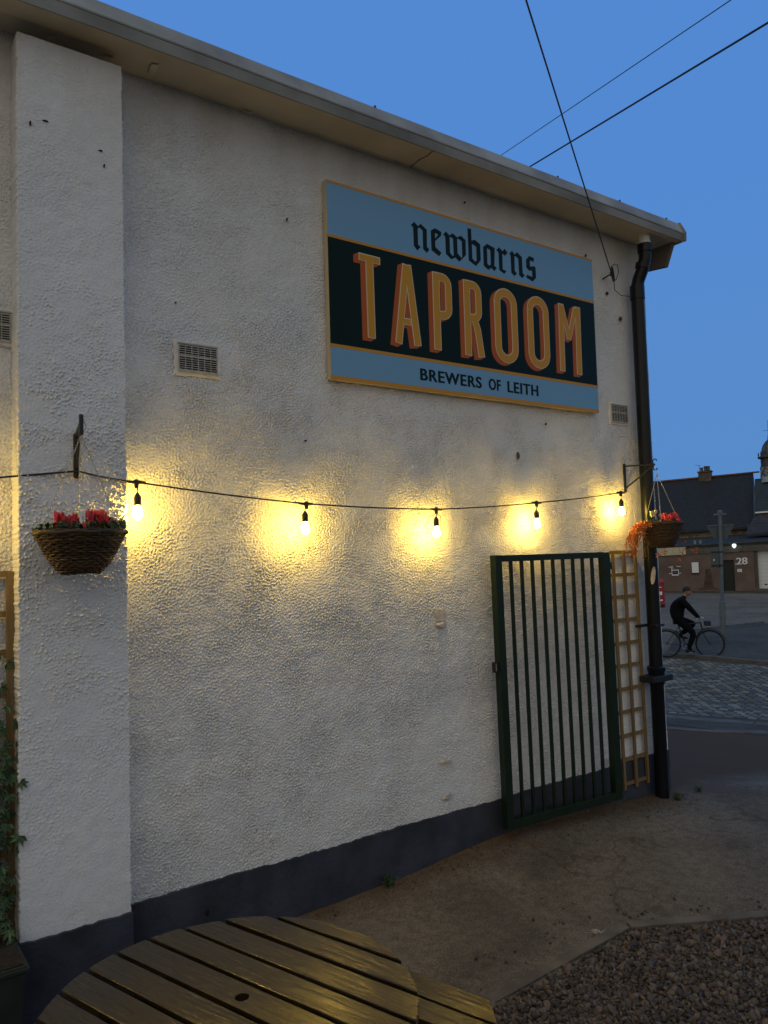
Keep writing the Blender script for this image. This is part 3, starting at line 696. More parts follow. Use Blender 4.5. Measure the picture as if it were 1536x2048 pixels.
# ------------------------------------------------------------------ airbricks
def airbrick(x0, z0, w, h, y, label):
    t = empty('airbrick', (x0, y, z0), label, 'vent', 'airbricks set in the wall')
    b = MB(); b.box((x0, y - .0045, z0), (x0 + w, y + .03, z0 + h)); b.build('recess', 'dark', t)
    b = MB(); nc, fw = 6, .0035
    for i in range(nc + 1):
        xx = x0 + w * i / nc; b.box((xx - .0022, y - .011, z0), (xx + .0022, y - .003, z0 + h))
    rows = []
    for k in range(12):
        zz = z0 + h * k / 11.6
        hh = .0036 if k != 6 else .009
        b.box((x0, y - .0125, zz), (x0 + w, y - .0045, zz + hh))
    b.box((x0 - .006, y - .0115, z0 - .008), (x0 + w + .006, y - .0002, z0)); b.box((x0 - .006, y - .012, z0 + h + .0037), (x0 + w + .006, y - .0002, z0 + h + .011))
    b.build('grille', 'vent', t)
    n = 40; b = MB()   # smooth mortar patch round it
    import random as _r; q = _r.Random(int(x0 * 100))
    pts = []
    for i in range(n):
        a = 2 * PI * i / n; cx_, cz_ = math.cos(a), math.sin(a)
        k = 1 / max(abs(cx_) / (w / 2 + .028), abs(cz_) / (h / 2 + .028)); k *= q.uniform(.94, 1.04)
        pts.append((x0 + w / 2 + cx_ * k, z0 + h / 2 + cz_ * k))
    b.poly([(a, y + .006, c) for a, c in pts] + [(x0 + w / 2 + (a - x0 - w / 2) * .93, y - .0035, z0 + h / 2 + (c - z0 - h / 2) * .93) for a, c in pts],
           [tuple(range(n, 2 * n))] + [(i, (i + 1) % n, n + (i + 1) % n, n + i) for i in range(n)])
    b.build('mortar_patch', 'mortar', t)
airbrick(1.452, 2.957, .210, .134, -.004, 'slotted airbrick low left of the sign, wholly in view')
airbrick(4.975, 2.960, .195, .128, -.004, 'slotted airbrick between the sign and the black downpipe')
airbrick(.438, 2.994, .210, .126, -.004, 'slotted airbrick cut by the left edge, left of the pilaster')

# ------------------------------------------------------------------ the sign
SY = -.045; SX, SZ = 2.360, 3.001
sign = empty('wall_sign', (SX, 0, SZ), 'large blue and dark green taproom sign board with gold edging on the wall', 'sign')
b = MB(); b.box((SX, SY, SZ), (SX + 2.415, -.006, SZ + 1.203)); b.build('board', 'sign_edge', sign)
fr = XZ(SY, SX, SZ)
def rect(mb, x0, z0, x1, z1, d0, d1): mb.ngon_prism([(x0, z0), (x1, z0), (x1, z1), (x0, z1)], fr, d0, d1)
W_ = 2.415
b = MB(); rect(b, .002, .212, W_ - .002, .855, .0002, .0014); b.build('dark_panel', 'sign_dark', sign)
b = MB(); rect(b, .002, .872, W_ - .002, 1.188, .0002, .0014); rect(b, .002, .022, W_ - .002, .192, .0002, .0014); b.build('blue_panel', 'sign_blue', sign)
b = MB()
for z0, z1 in ((.855, .872), (.192, .212), (1.188, 1.203), (0, .022)): rect(b, -.001, z0, W_ + .001, z1, .0002, .0020)
b.build('gold_stripe', 'sign_gold', sign)
# blackletter name, traced strokes
NB = [
 [[(.633, 1.069), (.661, 1.096), (.690, 1.074), (.712, 1.095), (.763, 1.067), (.760, .953), (.780, .937), (.757, .911), (.728, .931), (.728, 1.054), (.701, 1.069), (.687, 1.056), (.687, .952), (.707, .939), (.679, .911), (.652, .936), (.651, 1.057)]],
 [[(.797, 1.07), (.833, 1.093), (.887, 1.080), (.884, 1.054), (.831, 1.006), (.832, .966), (.883, .938), (.861, .911), (.798, .938)], [(.832, 1.063), (.859, 1.055), (.832, 1.022)]],
 [[(.903, 1.067), (.928, 1.093), (.958, 1.072), (.987, 1.094), (1.023, 1.074), (1.060, 1.093), (1.1, 1.071), (1.099, .968), (1.037, .909), (1.003, .931), (.965, .911), (.921, .940), (.920, 1.056)],
  [(.958, 1.064), (.988, 1.058), (.989, .944), (.979, .936), (.957, .955)], [(1.024, 1.062), (1.033, 1.068), (1.066, 1.055), (1.065, .947), (1.056, .940), (1.024, .964)]],
 [[(1.122, 1.160), (1.154, 1.160), (1.155, 1.080), (1.185, 1.093), (1.234, 1.070), (1.233, .958), (1.188, .909), (1.123, .936)], [(1.157, 1.059), (1.196, 1.046), (1.196, .954), (1.185, .938), (1.156, .955)]],
 [[(1.261, 1.060), (1.299, 1.089), (1.371, 1.074), (1.361, .946), (1.383, .935), (1.359, .908), (1.330, .925), (1.302, .905), (1.260, .927)], [(1.296, 1.058), (1.328, 1.049), (1.328, .949), (1.312, .937), (1.296, .946)]],
 [[(1.386, 1.063), (1.414, 1.090), (1.446, 1.067), (1.468, 1.090), (1.495, 1.065), (1.468, 1.039), (1.443, 1.051), (1.441, .937), (1.478, .929), (1.454, .906), (1.408, .925), (1.406, 1.05)]],
 [[(1.513, 1.063), (1.540, 1.090), (1.567, 1.068), (1.589, 1.092), (1.638, 1.063), (1.640, .947), (1.659, .933), (1.633, .909), (1.603, .927), (1.601, 1.046), (1.571, 1.059), (1.562, 1.051), (1.560, .948), (1.580, .934), (1.556, .909), (1.526, .928), (1.525, 1.053)]],
 [[(1.680, 1.055), (1.713, 1.088), (1.764, 1.083), (1.759, 1.053), (1.718, 1.057), (1.718, 1.017), (1.734, 1.011), (1.753, 1.023), (1.775, 1.016), (1.777, .938), (1.739, .904), (1.673, .924), (1.685, .945), (1.738, .937), (1.737, .985), (1.705, .979), (1.680, .997)]],
]
b = MB()
for loops in NB:
    fixed = []
    for li, lp in enumerate(loops):
        ar = sum(lp[i][0] * lp[(i + 1) % len(lp)][1] - lp[(i + 1) % len(lp)][0] * lp[i][1] for i in range(len(lp)))
        if (ar < 0) == (li == 0): lp = lp[::-1]
        fixed.append(lp)
    b.holed(fixed, fr, .0016, .0024)
b.build('name_lettering', 'sign_ink', sign, fix=False)
# TAPROOM: strokes with a cream outline and an orange block shadow
def arc(cx, cz, rx, rz, a0, a1, n=8): return [(cx + rx * math.cos(math.radians(a0 + (a1 - a0) * i / n)), cz + rz * math.sin(math.radians(a0 + (a1 - a0) * i / n))) for i in range(n + 1)]
LET = [  # (polyline, width)
 [([(.222, .779), (.375, .778)], .040), ([(.2965, .779), (.299, .286)], .052)],
 [([(.505, .283), (.579, .796)], .048), ([(.657, .286), (.592, .796)], .052), ([(.548, .428), (.605, .428)], .038)],
 [([(.823, .283), (.824, .794)], .054), ([(.823, .770), (.875, .770)] + arc(.878, .718, .050, .052, 90, 0, 6) + arc(.878, .568, .050, .052, 0, -90, 6) + [(.823, .516)], .050)],
 [([(1.090, .281), (1.091, .792)], .054), ([(1.090, .768), (1.142, .768)] + arc(1.145, .716, .050, .052, 90, 0, 6) + arc(1.145, .592, .050, .052, 0, -90, 6) + [(1.09, .540)], .050), ([(1.150, .538), (1.178, .47), (1.208, .282)], .052)],
 [(arc(1.452, .690, .082, .080, 180, 0, 12) + arc(1.452, .378, .082, .080, 0, -180, 12) + [(1.370, .690)], .054)],
 [(arc(1.777, .690, .082, .080, 180, 0, 12) + arc(1.777, .378, .082, .080, 0, -180, 12) + [(1.695, .690)], .054)],
 [([(2.021, .283), (2.029, .787)], .050), ([(2.036, .775), (2.106, .535)], .042), ([(2.106, .535), (2.190, .780)], .042), ([(2.208, .277), (2.216, .792)], .052)],
]
def pieces(line, w, ext):
    out = []
    for i in range(len(line) - 1):
        p, q = Vector(line[i]), Vector(line[i + 1]); d = (q - p)
        if d.length < 1e-5: continue
        d.normalize(); n = Vector((-d.y, d.x)) * w / 2
        a = p - d * (ext if i == 0 else 0); c = q + d * (ext if i == len(line) - 2 else 0)
        out.append([tuple(a - n), tuple(c - n), tuple(c + n), tuple(a + n)])
        if 0 < i: out.append([(p.x + w / 2 * math.cos(t), p.y + w / 2 * math.sin(t)) for t in [2 * PI * k / 12 for k in range(12)]])
    return out
def hull(pts):
    pts = sorted(set((round(a, 6), round(b_, 6)) for a, b_ in pts))
    def half(ps):
        h = []
        for p in ps:
            while len(h) >= 2 and (h[-1][0] - h[-2][0]) * (p[1] - h[-2][1]) - (h[-1][1] - h[-2][1]) * (p[0] - h[-2][0]) <= 0: h.pop()
            h.append(p)
        return h
    return half(pts)[:-1] + half(pts[::-1])[:-1]
sh, ou, fa = MB(), MB(), MB()
for let in LET:
    k = 0
    for line, w in let:
        for pc in pieces(line, w + .007, .0035):
            moved = [(a - .038, c - .021) for a, c in pc]
            sh.ngon_prism(hull(pc + moved), fr, .0016, .0020 + k * .00002); k += 1
    k = 0
    for line, w in let:
        for pc in pieces(line, w + .007, .0035): ou.ngon_prism(hull(pc), fr, .0016, .0042 + k * .00002); k += 1
    k = 0
    for line, w in let:
        for pc in pieces(line, w - .007, -.0035): fa.ngon_prism(hull(pc), fr, .0016, .0062 + k * .00002); k += 1
sh.build('letter_block_shadow', 'sign_orange', sign, fix=False); ou.build('letter_outline', 'sign_line', sign, fix=False); fa.build('letter_face', 'sign_face', sign, fix=False)

def text_mesh(name, txt, size, m, parent, mw, bold=0.0, spacing=1.0, extrude=.0004, sx=1.0):
    cu = bpy.data.curves.new(name, 'FONT'); cu.body = txt; cu.size = size; cu.offset = bold; cu.extrude = extrude; cu.space_character = spacing
    to = bpy.data.objects.new(name + '_tmp', cu); COL.objects.link(to)
    bpy.context.view_layer.update()
    me = bpy.data.meshes.new_from_object(to.evaluated_get(bpy.context.evaluated_depsgraph_get()))
    bpy.data.objects.remove(to)
    me.transform(Matrix.Diagonal((sx, 1, 1, 1))); me.transform(mw); me.transform(Matrix.Translation(-off(parent)))
    me.materials.clear(); me.materials.append(M[m]); me.name = name
    o = bpy.data.objects.new(name, me); COL.objects.link(o); o.parent = parent; return o
def thicken(o, d, lift):
    bm = bmesh.new(); bm.from_mesh(o.data); base_ = list(bm.verts) + list(bm.edges) + list(bm.faces)
    for k_, sg in ((1, 1), (2, -1), (3, .5), (4, -.5)):
        g_ = bmesh.ops.duplicate(bm, geom=base_)['geom']
        bmesh.ops.translate(bm, verts=[e_ for e_ in g_ if isinstance(e_, bmesh.types.BMVert)], vec=Vector(d) * sg + Vector(lift) * k_)
    bm.to_mesh(o.data); bm.free()
def text_width(me_o): 
    xs = [v.co.x for v in me_o.data.vertices]; return min(xs), max(xs)
fac = Matrix(((1, 0, 0, 0), (0, 0, -1, 0), (0, 1, 0, 0), (0, 0, 0, 1)))   # text plane -> facing -y
# the tagline, each word fitted to its measured place
for word, x0, x1 in (('BREWERS', .669, 1.198), ('OF', 1.264, 1.377), ('LEITH', 1.442, 1.750)):
    zb_, cap = .064, .078
    o = text_mesh('tagline_lettering', word, cap / .72, 'sign_ink', sign, Matrix.Translation((SX, SY - .0019, SZ)) @ fac, bold=.0015, spacing=1.12)
    a, c = text_width(o); zs = [v.co.z for v in o.data.vertices]; za, zc = min(zs), max(zs)
    for v in o.data.vertices:
        v.co.x = x0 + .002 + (v.co.x - a) / (c - a) * (x1 - x0 - .004); v.co.z = zb_ + (v.co.z - za) / (zc - za) * cap
    thicken(o, (.0028, 0, 0), (0, -.00006, 0))
# ------------------------------------------------------------------ downpipe
pipe = empty('downpipe', (5.27, -.09, 0), 'black rainwater downpipe at the corner of the white wall', 'drainpipe')
b = MB(); b.lathe((5.292, -.165, 4.365), [(.052, 0), (.052, .04), (.044, .045), (.044, .11)], 24); b.build('spigot', 'pvc_white', pipe, smooth=True)
b = MB()
b.tube([(5.292, -.165, 4.395), (5.292, -.165, 4.33)], .058, 20)
b.tube([(5.292, -.165, 4.34), (5.292, -.163, 4.28), (5.285, -.14, 4.20), (5.275, -.105, 4.12), (5.27, -.09, 4.06), (5.27, -.09, 3.98)], .050, 20)
b.tube([(5.27, -.09, 4.07), (5.27, -.09, 3.96)], .058, 20)
b.tube([(5.286, -.145, 4.245), (5.283, -.137, 4.205)], .057, 20)
b.build('swan_neck', 'pipe', pipe, smooth=True)
b = MB(); b.tube([(5.27, -.09, 3.98), (5.268, -.09, 2.5), (5.27, -.09, 1.0)], .052, 28); b.build('upper_pipe', 'pipe', pipe, smooth=True)
b = MB(); b.lathe((5.27, -.09, -.06), [(.052, 0), (.052, .93), (.060, .95), (.062, 1.03), (.070, 1.05), (.070, 1.075), (.058, 1.085)], 28); b.build('lower_pipe', 'pipe', pipe, smooth=True)
b = MB(); b.box((5.145, -.155, .905), (5.395, -.02, .955)); b.build('eared_bracket', 'black_metal', pipe, bevel=.008)
b = MB(); b.box((5.213, -.148, 1.335), (5.325, -.085, 1.352)); b.box((5.10, -.060, 1.333), (5.30, -.040, 1.353)); b.build('pipe_clip', 'black_metal', pipe)
pa_ = math.atan2(-3.74, -5.27)
b = MB(); v = []
for i in range(9):
    f = -1 + 2 * i / 8; sx_ = f * .021; hz = .062 * math.sqrt(max(0.02, 1 - f * f)); zc_ = 1.735 + f * .034; th = pa_ + sx_ / .0535 + .25
    for zz in (zc_ - hz, zc_ + hz): v.append((5.27 + .0545 * math.cos(th), -.09 + .0545 * math.sin(th), zz))
b.poly(v, [(2 * i, 2 * i + 2, 2 * i + 3, 2 * i + 1) for i in range(8)])
b.build('peeled_paint_patch', 'plaster_bit', pipe)

# ------------------------------------------------------------------ wires
def wire(name, a, c, r, m, label, sag=.0, n=24):
    a, c = Vector(a), Vector(c); pts = [a + (c - a) * (i / n) - Vector((0, 0, sag * 4 * (i / n) * (1 - i / n))) for i in range(n + 1)]
    b = MB(); b.tube(pts, r, 6); return tag(b.build(name, m, smooth=True), label, 'cable')
E0 = Vector((4.992, -.06, 4.13))
D0 = (Vector((2.56, -1.5, 4.48)) - E0)
wire('service_wire', E0, E0 + D0 * 3.0, .0045, 'cable', 'thin service wire running steeply up from the wall beside the downpipe head', .0)
def wl_(a, c, r, lab, name='overhead_wire'):
    a, c = Vector(a), Vector(c); d = c - a; wire(name, a - d * 3.0, c + d * .6, r, 'wire_thin', lab)
wl_((8.8, 4.33, 7.96), (7.19, -.32, 6.91), .011, 'thicker lower overhead wire crossing the sky to the right')
wl_((9.89, 6.08, 9.22), (7.93, .43, 7.91), .006, 'fine upper overhead wire crossing the sky to the right')
cl = empty('wire_clamp', (4.992, -.02, 4.10), 'small black wire clamp and eye bolt on the wall by the downpipe head', 'wire clamp')
b = MB(); b.tube([(4.96, 0.01, 4.10), (4.965, -.05, 4.115), (4.975, -.07, 4.12)], .006, 8); b.tube([(4.975 + .016 * math.cos(t), -.07, 4.12 + .016 * math.sin(t)) for t in [2 * PI * i / 12 for i in range(12)]], .004, 6, closed=True); b.build('eye_bolt', 'black_metal', cl, smooth=True)
b = MB(); b.tube([(4.972, -.085, 4.175), (4.995, -.07, 4.11), (5.01, -.065, 4.07)], [.006, .013, .010], 8); b.build('clamp_body', 'black_metal', cl, smooth=True)
b = MB()
lp = [(5.01, -.065, 4.075), (5.06, -.05, 4.10), (5.095, -.05, 4.17), (5.085, -.05, 4.225), (5.04, -.05, 4.22), (5.00, -.05, 4.19), (4.99, -.06, 4.15)]
b.tube(lp, .003, 6); b.tube([(5.01, -.065, 4.07), (5.06, -.03, 4.02), (5.14, -.03, 3.99), (5.21, -.06, 3.985)], .003, 6); b.build('loose_loop', 'cable', cl, smooth=True)

# ------------------------------------------------------------------ string lights
J = [(1.180, -.142, 2.345), (2.125, -.128, 2.255), (3.058, -.125, 2.234), (3.970, -.115, 2.290), (4.915, -.105, 2.383)]
BP = [(1.182, -.149, 2.260), (2.112, -.133, 2.182), (3.052, -.127, 2.155), (3.962, -.118, 2.208), (4.910, -.108, 2.302)]  # socket mid heights
LEFTJ = [(.26, -.146, 2.33), (-.75, -.11, 2.36)]
path = [(-2.4, -.12, 2.42), (-1.6, -.12, 2.36), (-.75, -.11, 2.37), (-.2, -.11, 2.345), (.22, -.11, 2.34), (.59, -.12, 2.350), (.905, -.160, 2.386)]
def sagp(p, q, s=.012, n=6): 
    p, q = Vector(p), Vector(q); return [tuple(p + (q - p) * (i / n) - Vector((0, 0, s * 4 * (i / n) * (1 - i / n)))) for i in range(1, n + 1)]
for a, c in zip([(.905, -.160, 2.386)] + J, J + [(5.093, -.03, 2.405)]): path += sagp(a, c, .006)
strn = empty('festoon_cable', (.914, -.1, 2.392), 'black festoon cable strung along the wall between the two basket brackets', 'cable')
b = MB(); b.tube(path, .0045, 8); b.build('cable_run', 'cable', strn, smooth=True)
for (x, y, z) in J + LEFTJ:
    b = MB(); b.tube([(x - .045, y, z + .002), (x - .02, y, z), (x, y, z), (x + .02, y, z), (x + .045, y, z - .001)], [.0055, .008, .011, .008, .0055], 8)
    b.tube([(x, y, z + .014), (x, y, z), (x, y, z - .028)], [.008, .013, .009], 8); b.build('junction', 'cable', strn, smooth=True)
def make_bulb(j, c, label, tilt=(0, 0)):
    x, y, z = c
    t = empty('string_light', c, label, 'light bulb', 'lit festoon bulbs hanging from the cable')
    b = MB(); b.tube([(j[0], j[1], j[2] - .02), ((j[0] + x) / 2 + .003, (j[1] + y) / 2, (j[2] + z) / 2 + .01), (x, y, z + .03)], .0028, 6); b.build('drop_wire', 'cable', t, smooth=True)
    b = MB(); b.lathe((x, y, z), [(.004, .034), (.008, .028), (.0165, .014), (.0175, .010), (.0175, -.024), (.015, -.028)], 16); b.build('socket', 'black_plastic', t, smooth=True)
    prof = [(.012, -.028), (.0145, -.036), (.019, -.048), (.0225, -.060), (.0235, -.070), (.022, -.081), (.017, -.090), (.009, -.096), (.003, -.098)]
    b = MB(); b.lathe((x, y, z), prof, 20); b.build('bulb_glass', 'glow', t, smooth=True)
    b = MB(); b.lathe((x, y, z - .066), [(.002, -.018), (.006, -.012), (.007, 0), (.006, .012), (.002, .02)], 10); fo = b.build('filament', 'filament', t, smooth=True)
    ld = bpy.data.lights.get('bulb_lamp') or bpy.data.lights.new('bulb_lamp', 'POINT')
    ld.energy = BULB_W; ld.color = (1.0, 0.60, 0.045); ld.shadow_soft_size = .011
    lo = bpy.data.objects.new('bulb_lamp', ld); COL.objects.link(lo); lo.location = (0, 0, -.050); lo.parent = t
    return t
BULB_W = 9.5
LB = ['lit bulb at the right edge of the pilaster, beside the left basket', 'lit bulb hanging clear of the wall, second along the cable', 'lit bulb third along the cable, left of the gate above bare wall',
      'lit bulb hugging the wall above the green gate', 'lit bulb beside the right basket bracket and downpipe']
for j, c, l in zip(J, BP, LB): make_bulb(j, c, l)
b = MB(); c3 = BP[2]
b.tube([(c3[0] + .005, c3[1], c3[2] + .055), (c3[0] - .045, c3[1] + .01, c3[2] + .03), (c3[0] - .062, c3[1] + .02, c3[2] - .02), (c3[0] - .055, c3[1] + .02, c3[2] - .075)], .0022, 6)
b.build('loose_tie_wire', 'cable', bpy.data.objects['string_light.002'], smooth=True)
b = MB(); b.tube([(c3[0] + .01, c3[1], c3[2] + .05), (c3[0] + .045, c3[1] + .01, c3[2] + .035), (c3[0] + .05, c3[1] + .02, c3[2] - .04), (c3[0] + .052, c3[1] + .02, c3[2] - .11)], .0022, 6)
b.build('loose_tie_wire', 'cable', bpy.data.objects['string_light.002'], smooth=True)
for j in LEFTJ[:1]: make_bulb(j, (j[0], j[1], j[2] - .085), 'lit festoon bulb out past the left edge, left of the pilaster')

# ------------------------------------------------------------------ hanging baskets
def leaf_quad(mb, c, d, n, L, W):
    c, d, n = Vector(c), Vector(d).normalized(), Vector(n).normalized(); s_ = d.cross(n).normalized()
    n2 = s_.cross(d)
    mb.poly([c, c + d * L * .45 + s_ * W / 2 + n2 * L * .08, c + d * L - n2 * L * .1, c + d * L * .45 - s_ * W / 2 + n2 * L * .08], [(0, 1, 2), (0, 2, 3)])
def rv(r_): 
    v = Vector((r_.gauss(0, 1), r_.gauss(0, 1), r_.gauss(0, 1))); return v.normalized()
def basket(cx, cy, zr, r, h, label, seed, rb=.42, tilt=0.0):
    q = random.Random(seed)
    t = empty('hanging_basket', (cx, cy, zr - h), label, 'hanging basket', 'wicker hanging baskets of flowers')
    b = MB(); N_ = 17
    for i in range(N_ + 1):
        f = i / N_; z = zr - h + h * f; rr = r * (rb + (1 - rb) * (f ** .72))
        n = 72; ph = i * PI
        for st in range(1):
            pts = [((cx + (rr + .0032 * math.sin(t_ * 18 + ph) + q.uniform(-.0012, .0012)) * math.cos(t_)), (cy + (rr + .0032 * math.sin(t_ * 18 + ph) + q.uniform(-.0012, .0012)) * math.sin(t_)), z + q.uniform(-.0018, .0018) + .002 * math.sin(t_ * 3 + i)) for t_ in [2 * PI * k / n for k in range(n)]]
            b.tube(pts, h / N_ * .50, 5, closed=True)
    for k in range(36):
        t_ = 2 * PI * k / 36 + .04; b.tube([(cx + (r * (rb + (1 - rb) * ((i / 6) ** .72)) + .001) * math.cos(t_), cy + (r * (rb + (1 - rb) * ((i / 6) ** .72)) + .001) * math.sin(t_), zr - h + h * i / 6) for i in range(7)], .0028, 5)
    for k in range(46):   # loose ends sticking out
        t_ = q.uniform(0, 2 * PI); f = q.uniform(.1, 1); rr = r * (rb + (1 - rb) * (f ** .72)); z = zr - h + h * f
        b.tube([(cx + rr * math.cos(t_), cy + rr * math.sin(t_), z), (cx + (rr + .012) * math.cos(t_ + .10), cy + (rr + .012) * math.sin(t_ + .10), z + q.uniform(-.006, .01))], .0018, 4)
    b.build('wicker_bowl', 'wicker', t, smooth=True, fix=False)
    b = MB(); b.tube([(cx + (r + .004) * math.cos(t_), cy + (r + .004) * math.sin(t_), zr + .004 + .003 * math.sin(t_ * 9)) for t_ in [2 * PI * k / 60 for k in range(60)]], .009, 7, closed=True)
    b.tube([(cx + (r + .002) * math.cos(t_), cy + (r + .002) * math.sin(t_), zr + .010 + .003 * math.sin(t_ * 9 + 3)) for t_ in [2 * PI * k / 60 for k in range(60)]], .006, 6, closed=True)
    b.build('rim', 'wicker', t, smooth=True, fix=False)
    b = MB(); b.lathe((cx, cy, zr - h + .004), [(r * rb * .96, 0), (r * .70, h * .45), (r * .93, h * .90), (r * .5, h * .97), (r * .1, h * 1.0)], 30); b.build('soil', 'soil', t, smooth=True)
    return t, q
def cyclamen(t, c, q, m='petal', s=1.0):
    c = Vector(c); b = MB()
    for k in range(6):
        a = 2 * PI * k / 6 + q.uniform(-.3, .3); out = Vector((math.cos(a), math.sin(a), 0)); up = Vector((0, 0, 1)); tang = out.cross(up)
        sp_ = q.uniform(.5, 1.2); L = .030 * s * q.uniform(.8, 1.15); w = .011 * s
        p0 = c; p1 = c + up * L * .45 + out * .010 * s * sp_; p2 = c + up * L + out * .014 * s * sp_
        b.poly([p0 - tang * w * .25, p0 + tang * w * .25, p1 + tang * w * .62 + out * .002, p2 + tang * w * .45 + up * q.uniform(-.003, .003), p2 - tang * w * .45, p1 - tang * w * .62 + out * .002], [(0, 1, 2, 5), (5, 2, 3, 4)])
    o = b.build('flower', m, t, smooth=True, fix=False); return o
# left basket
bx, by, bz = .868, -.352, 2.090
tL, q = basket(bx, by, bz, .184, .170, 'left wicker hanging basket of pink flowers against the pilaster', 21)
b = MB()
for i in range(430):
    a = q.uniform(0, 2 * PI); rr = .18 * math.sqrt(q.random()); c = Vector((bx + rr * math.cos(a), by + rr * math.sin(a), bz + q.uniform(-.01, .035)))
    d = rv(q) + Vector((math.cos(a) * .6, math.sin(a) * .6, .4)); leaf_quad(b, c, d, rv(q) + Vector((0, 0, 1)), q.uniform(.02, .04), q.uniform(.018, .032))
b.build('foliage', 'leaf', tL, fix=False)
b = MB()   # feathery conifer-like sprays on the right side
for (fx, fy, hh, lean) in [(a_ - .012, b_ - .047, c_, d_) for a_, b_, c_, d_ in ((.93, -.30, .10, .0), (.975, -.33, .07, .5), (1.02, -.32, .06, 1.0), (1.03, -.28, .075, 1.2), (.99, -.26, .085, .6), (.83, -.30, .06, -.2))]:
    for s_ in range(7):
        a0 = q.uniform(0, 2 * PI); d = Vector((lean * .6 + .25 * math.cos(a0), .25 * math.sin(a0), 1)).normalized(); p = Vector((fx, fy, bz)) 
        for k in range(16):
            f = k / 16; c = p + d * hh * f
            for sd in (-1, 1):
                sv = d.cross(rv(q)).normalized(); leaf_quad(b, c, sv * sd + d * .8, rv(q), .030 * (1 - f * .7), .008)
b.build('feathery_spray', 'conifer', tL, fix=False)
for k in range(46):
    a = q.uniform(0, 2 * PI); grp = q.choice(((.800, -.31), (.848, -.34), (.925, -.34), (.968, -.33), (.83, -.36), (.90, -.40), (.945, -.37), (.79, -.36)))
    x_, y_ = grp[0] - .012 + q.gauss(0, .016), grp[1] - .047 + q.gauss(0, .02); cyclamen(tL, (x_, y_, bz + q.uniform(.010, .070)), q, s=q.uniform(.8, 1.2))
b = MB()
for k in range(26):
    x_, y_ = bx + q.uniform(-.1, .1), by + q.uniform(-.12, .1); b.tube([(x_, y_, bz - .01), (x_ + q.uniform(-.01, .01), y_, bz + .07)], .0014, 4)
b.build('flower_stems', 'stem', tL, fix=False)
def chain(t, p, c, step=.013):
    p, c = Vector(p), Vector(c); n = int((c - p).length / step); b = MB(); d = (c - p).normalized()
    s1 = d.cross(Vector((0, 1, 0))).normalized(); s2 = d.cross(s1).normalized()
    for i in range(n):
        m_ = p + (c - p) * ((i + .5) / n); sd = s1 if i % 2 else s2
        b.tube([m_ + d * step * .68 * math.sin(t_) + sd * .0032 * math.cos(t_) for t_ in [2 * PI * k / 8 for k in range(8)]], .0011, 4, closed=True)
    return b.build('chain', 'steel', t, smooth=True, fix=False)
hookL = (.872, -.358, 2.522)
for a in (200, 320, 80): chain(tL, (bx + .186 * math.cos(math.radians(a)), by + .186 * math.sin(math.radians(a)), bz), hookL)
b = MB(); b.tube([(.872, -.358, 2.52), (.886, -.352, 2.54), (.896, -.350, 2.562), (.882, -.352, 2.59)], .002, 5); b.build('hanging_loop', 'steel', tL, smooth=True)
brL = empty('basket_bracket', (.915, -.08, 2.36), 'black iron wall bracket on the pilaster, holding the left basket', 'bracket', 'iron basket brackets')
b = MB(); b.box((.892, -.148, 2.356), (.914, -.134, 2.562)); b.build('wall_plate', 'black_metal', brL, bevel=.003)
b = MB(); b.bar((.903, -.14, 2.552), (.872, -.350, 2.572), .012, .016); b.build('arm', 'black_metal', brL)
b = MB(); b.bar((.903, -.145, 2.39), (.874, -.340, 2.566), .010, .012); b.build('brace', 'black_metal', brL)
b = MB(); b.box((.863, -.370, 2.522), (.880, -.354, 2.612)); b.build('hook_end', 'black_metal', brL, bevel=.003)
b = MB(); b.tube([(.903 + .007 * math.cos(t_), -.158, 2.362 + .010 * math.sin(t_)) for t_ in [2 * PI * k / 12 for k in range(12)]], .003, 6, closed=True); b.build('cable_ring', 'black_metal', brL, smooth=True)
# right basket
cx_, cy_, cz_ = 5.10, -.318, 2.130
tR, q = basket(cx_, cy_, cz_, .152, .172, 'right wicker hanging basket with orange trailing leaves beside the downpipe', 33, rb=.5)
b = MB()
for i in range(260):
    a = q.uniform(0, 2 * PI); rr = .145 * math.sqrt(q.random()); c = Vector((cx_ + rr * math.cos(a), cy_ + rr * math.sin(a), cz_ + q.uniform(-.008, .03)))
    leaf_quad(b, c, rv(q) + Vector((0, 0, .5)), rv(q) + Vector((0, 0, 1)), q.uniform(.014, .03), q.uniform(.010, .02))
b.build('foliage', 'leaf', tR, fix=False)
for k in range(24):
    x_, y_ = 5.08 + q.uniform(-.06, .10), -.40 + q.gauss(0, .035); cyclamen(tR, (x_, y_, cz_ + q.uniform(.005, .055)), q, s=q.uniform(.8, 1.1))
for k in range(5): cyclamen(tR, (5.05 + q.gauss(0, .02), -.30 + q.gauss(0, .03), cz_ + .055 + q.uniform(-.01, .02)), q, m='petal_white', s=1.1)
for a in (215, 330, 90): chain(tR, (cx_ + .15 * math.cos(math.radians(a)), cy_ + .15 * math.sin(math.radians(a)), cz_), (5.10, -.303, 2.515))
b = MB(); st = MB()
for k in range(44):     # trailing strands spilling to the wall side
    a = q.uniform(.62 * PI, 1.10 * PI); p = Vector((cx_ + .13 * math.cos(a), cy_ + .13 * math.sin(a), cz_ + .01)); d = Vector((math.cos(a), math.sin(a) * .6 + .35, .3)).normalized()
    L = q.uniform(.08, .34); n = int(L / .010); pts = [tuple(p)]
    for i in range(n):
        d = (d + Vector((q.uniform(-.38, .34), q.uniform(-.25, .30), -.17))).normalized()
        p = p + d * .010
        if p.y > -.02: p.y = -.02
        pts.append(tuple(p))
        for _ in range(2): leaf_quad(b, p + rv(q) * .006, rv(q), rv(q), q.uniform(.008, .020), q.uniform(.008, .015))
    st.tube(pts, .0011, 4)
b.build('trailing_foliage', 'orange_leaf', tR, fix=False)
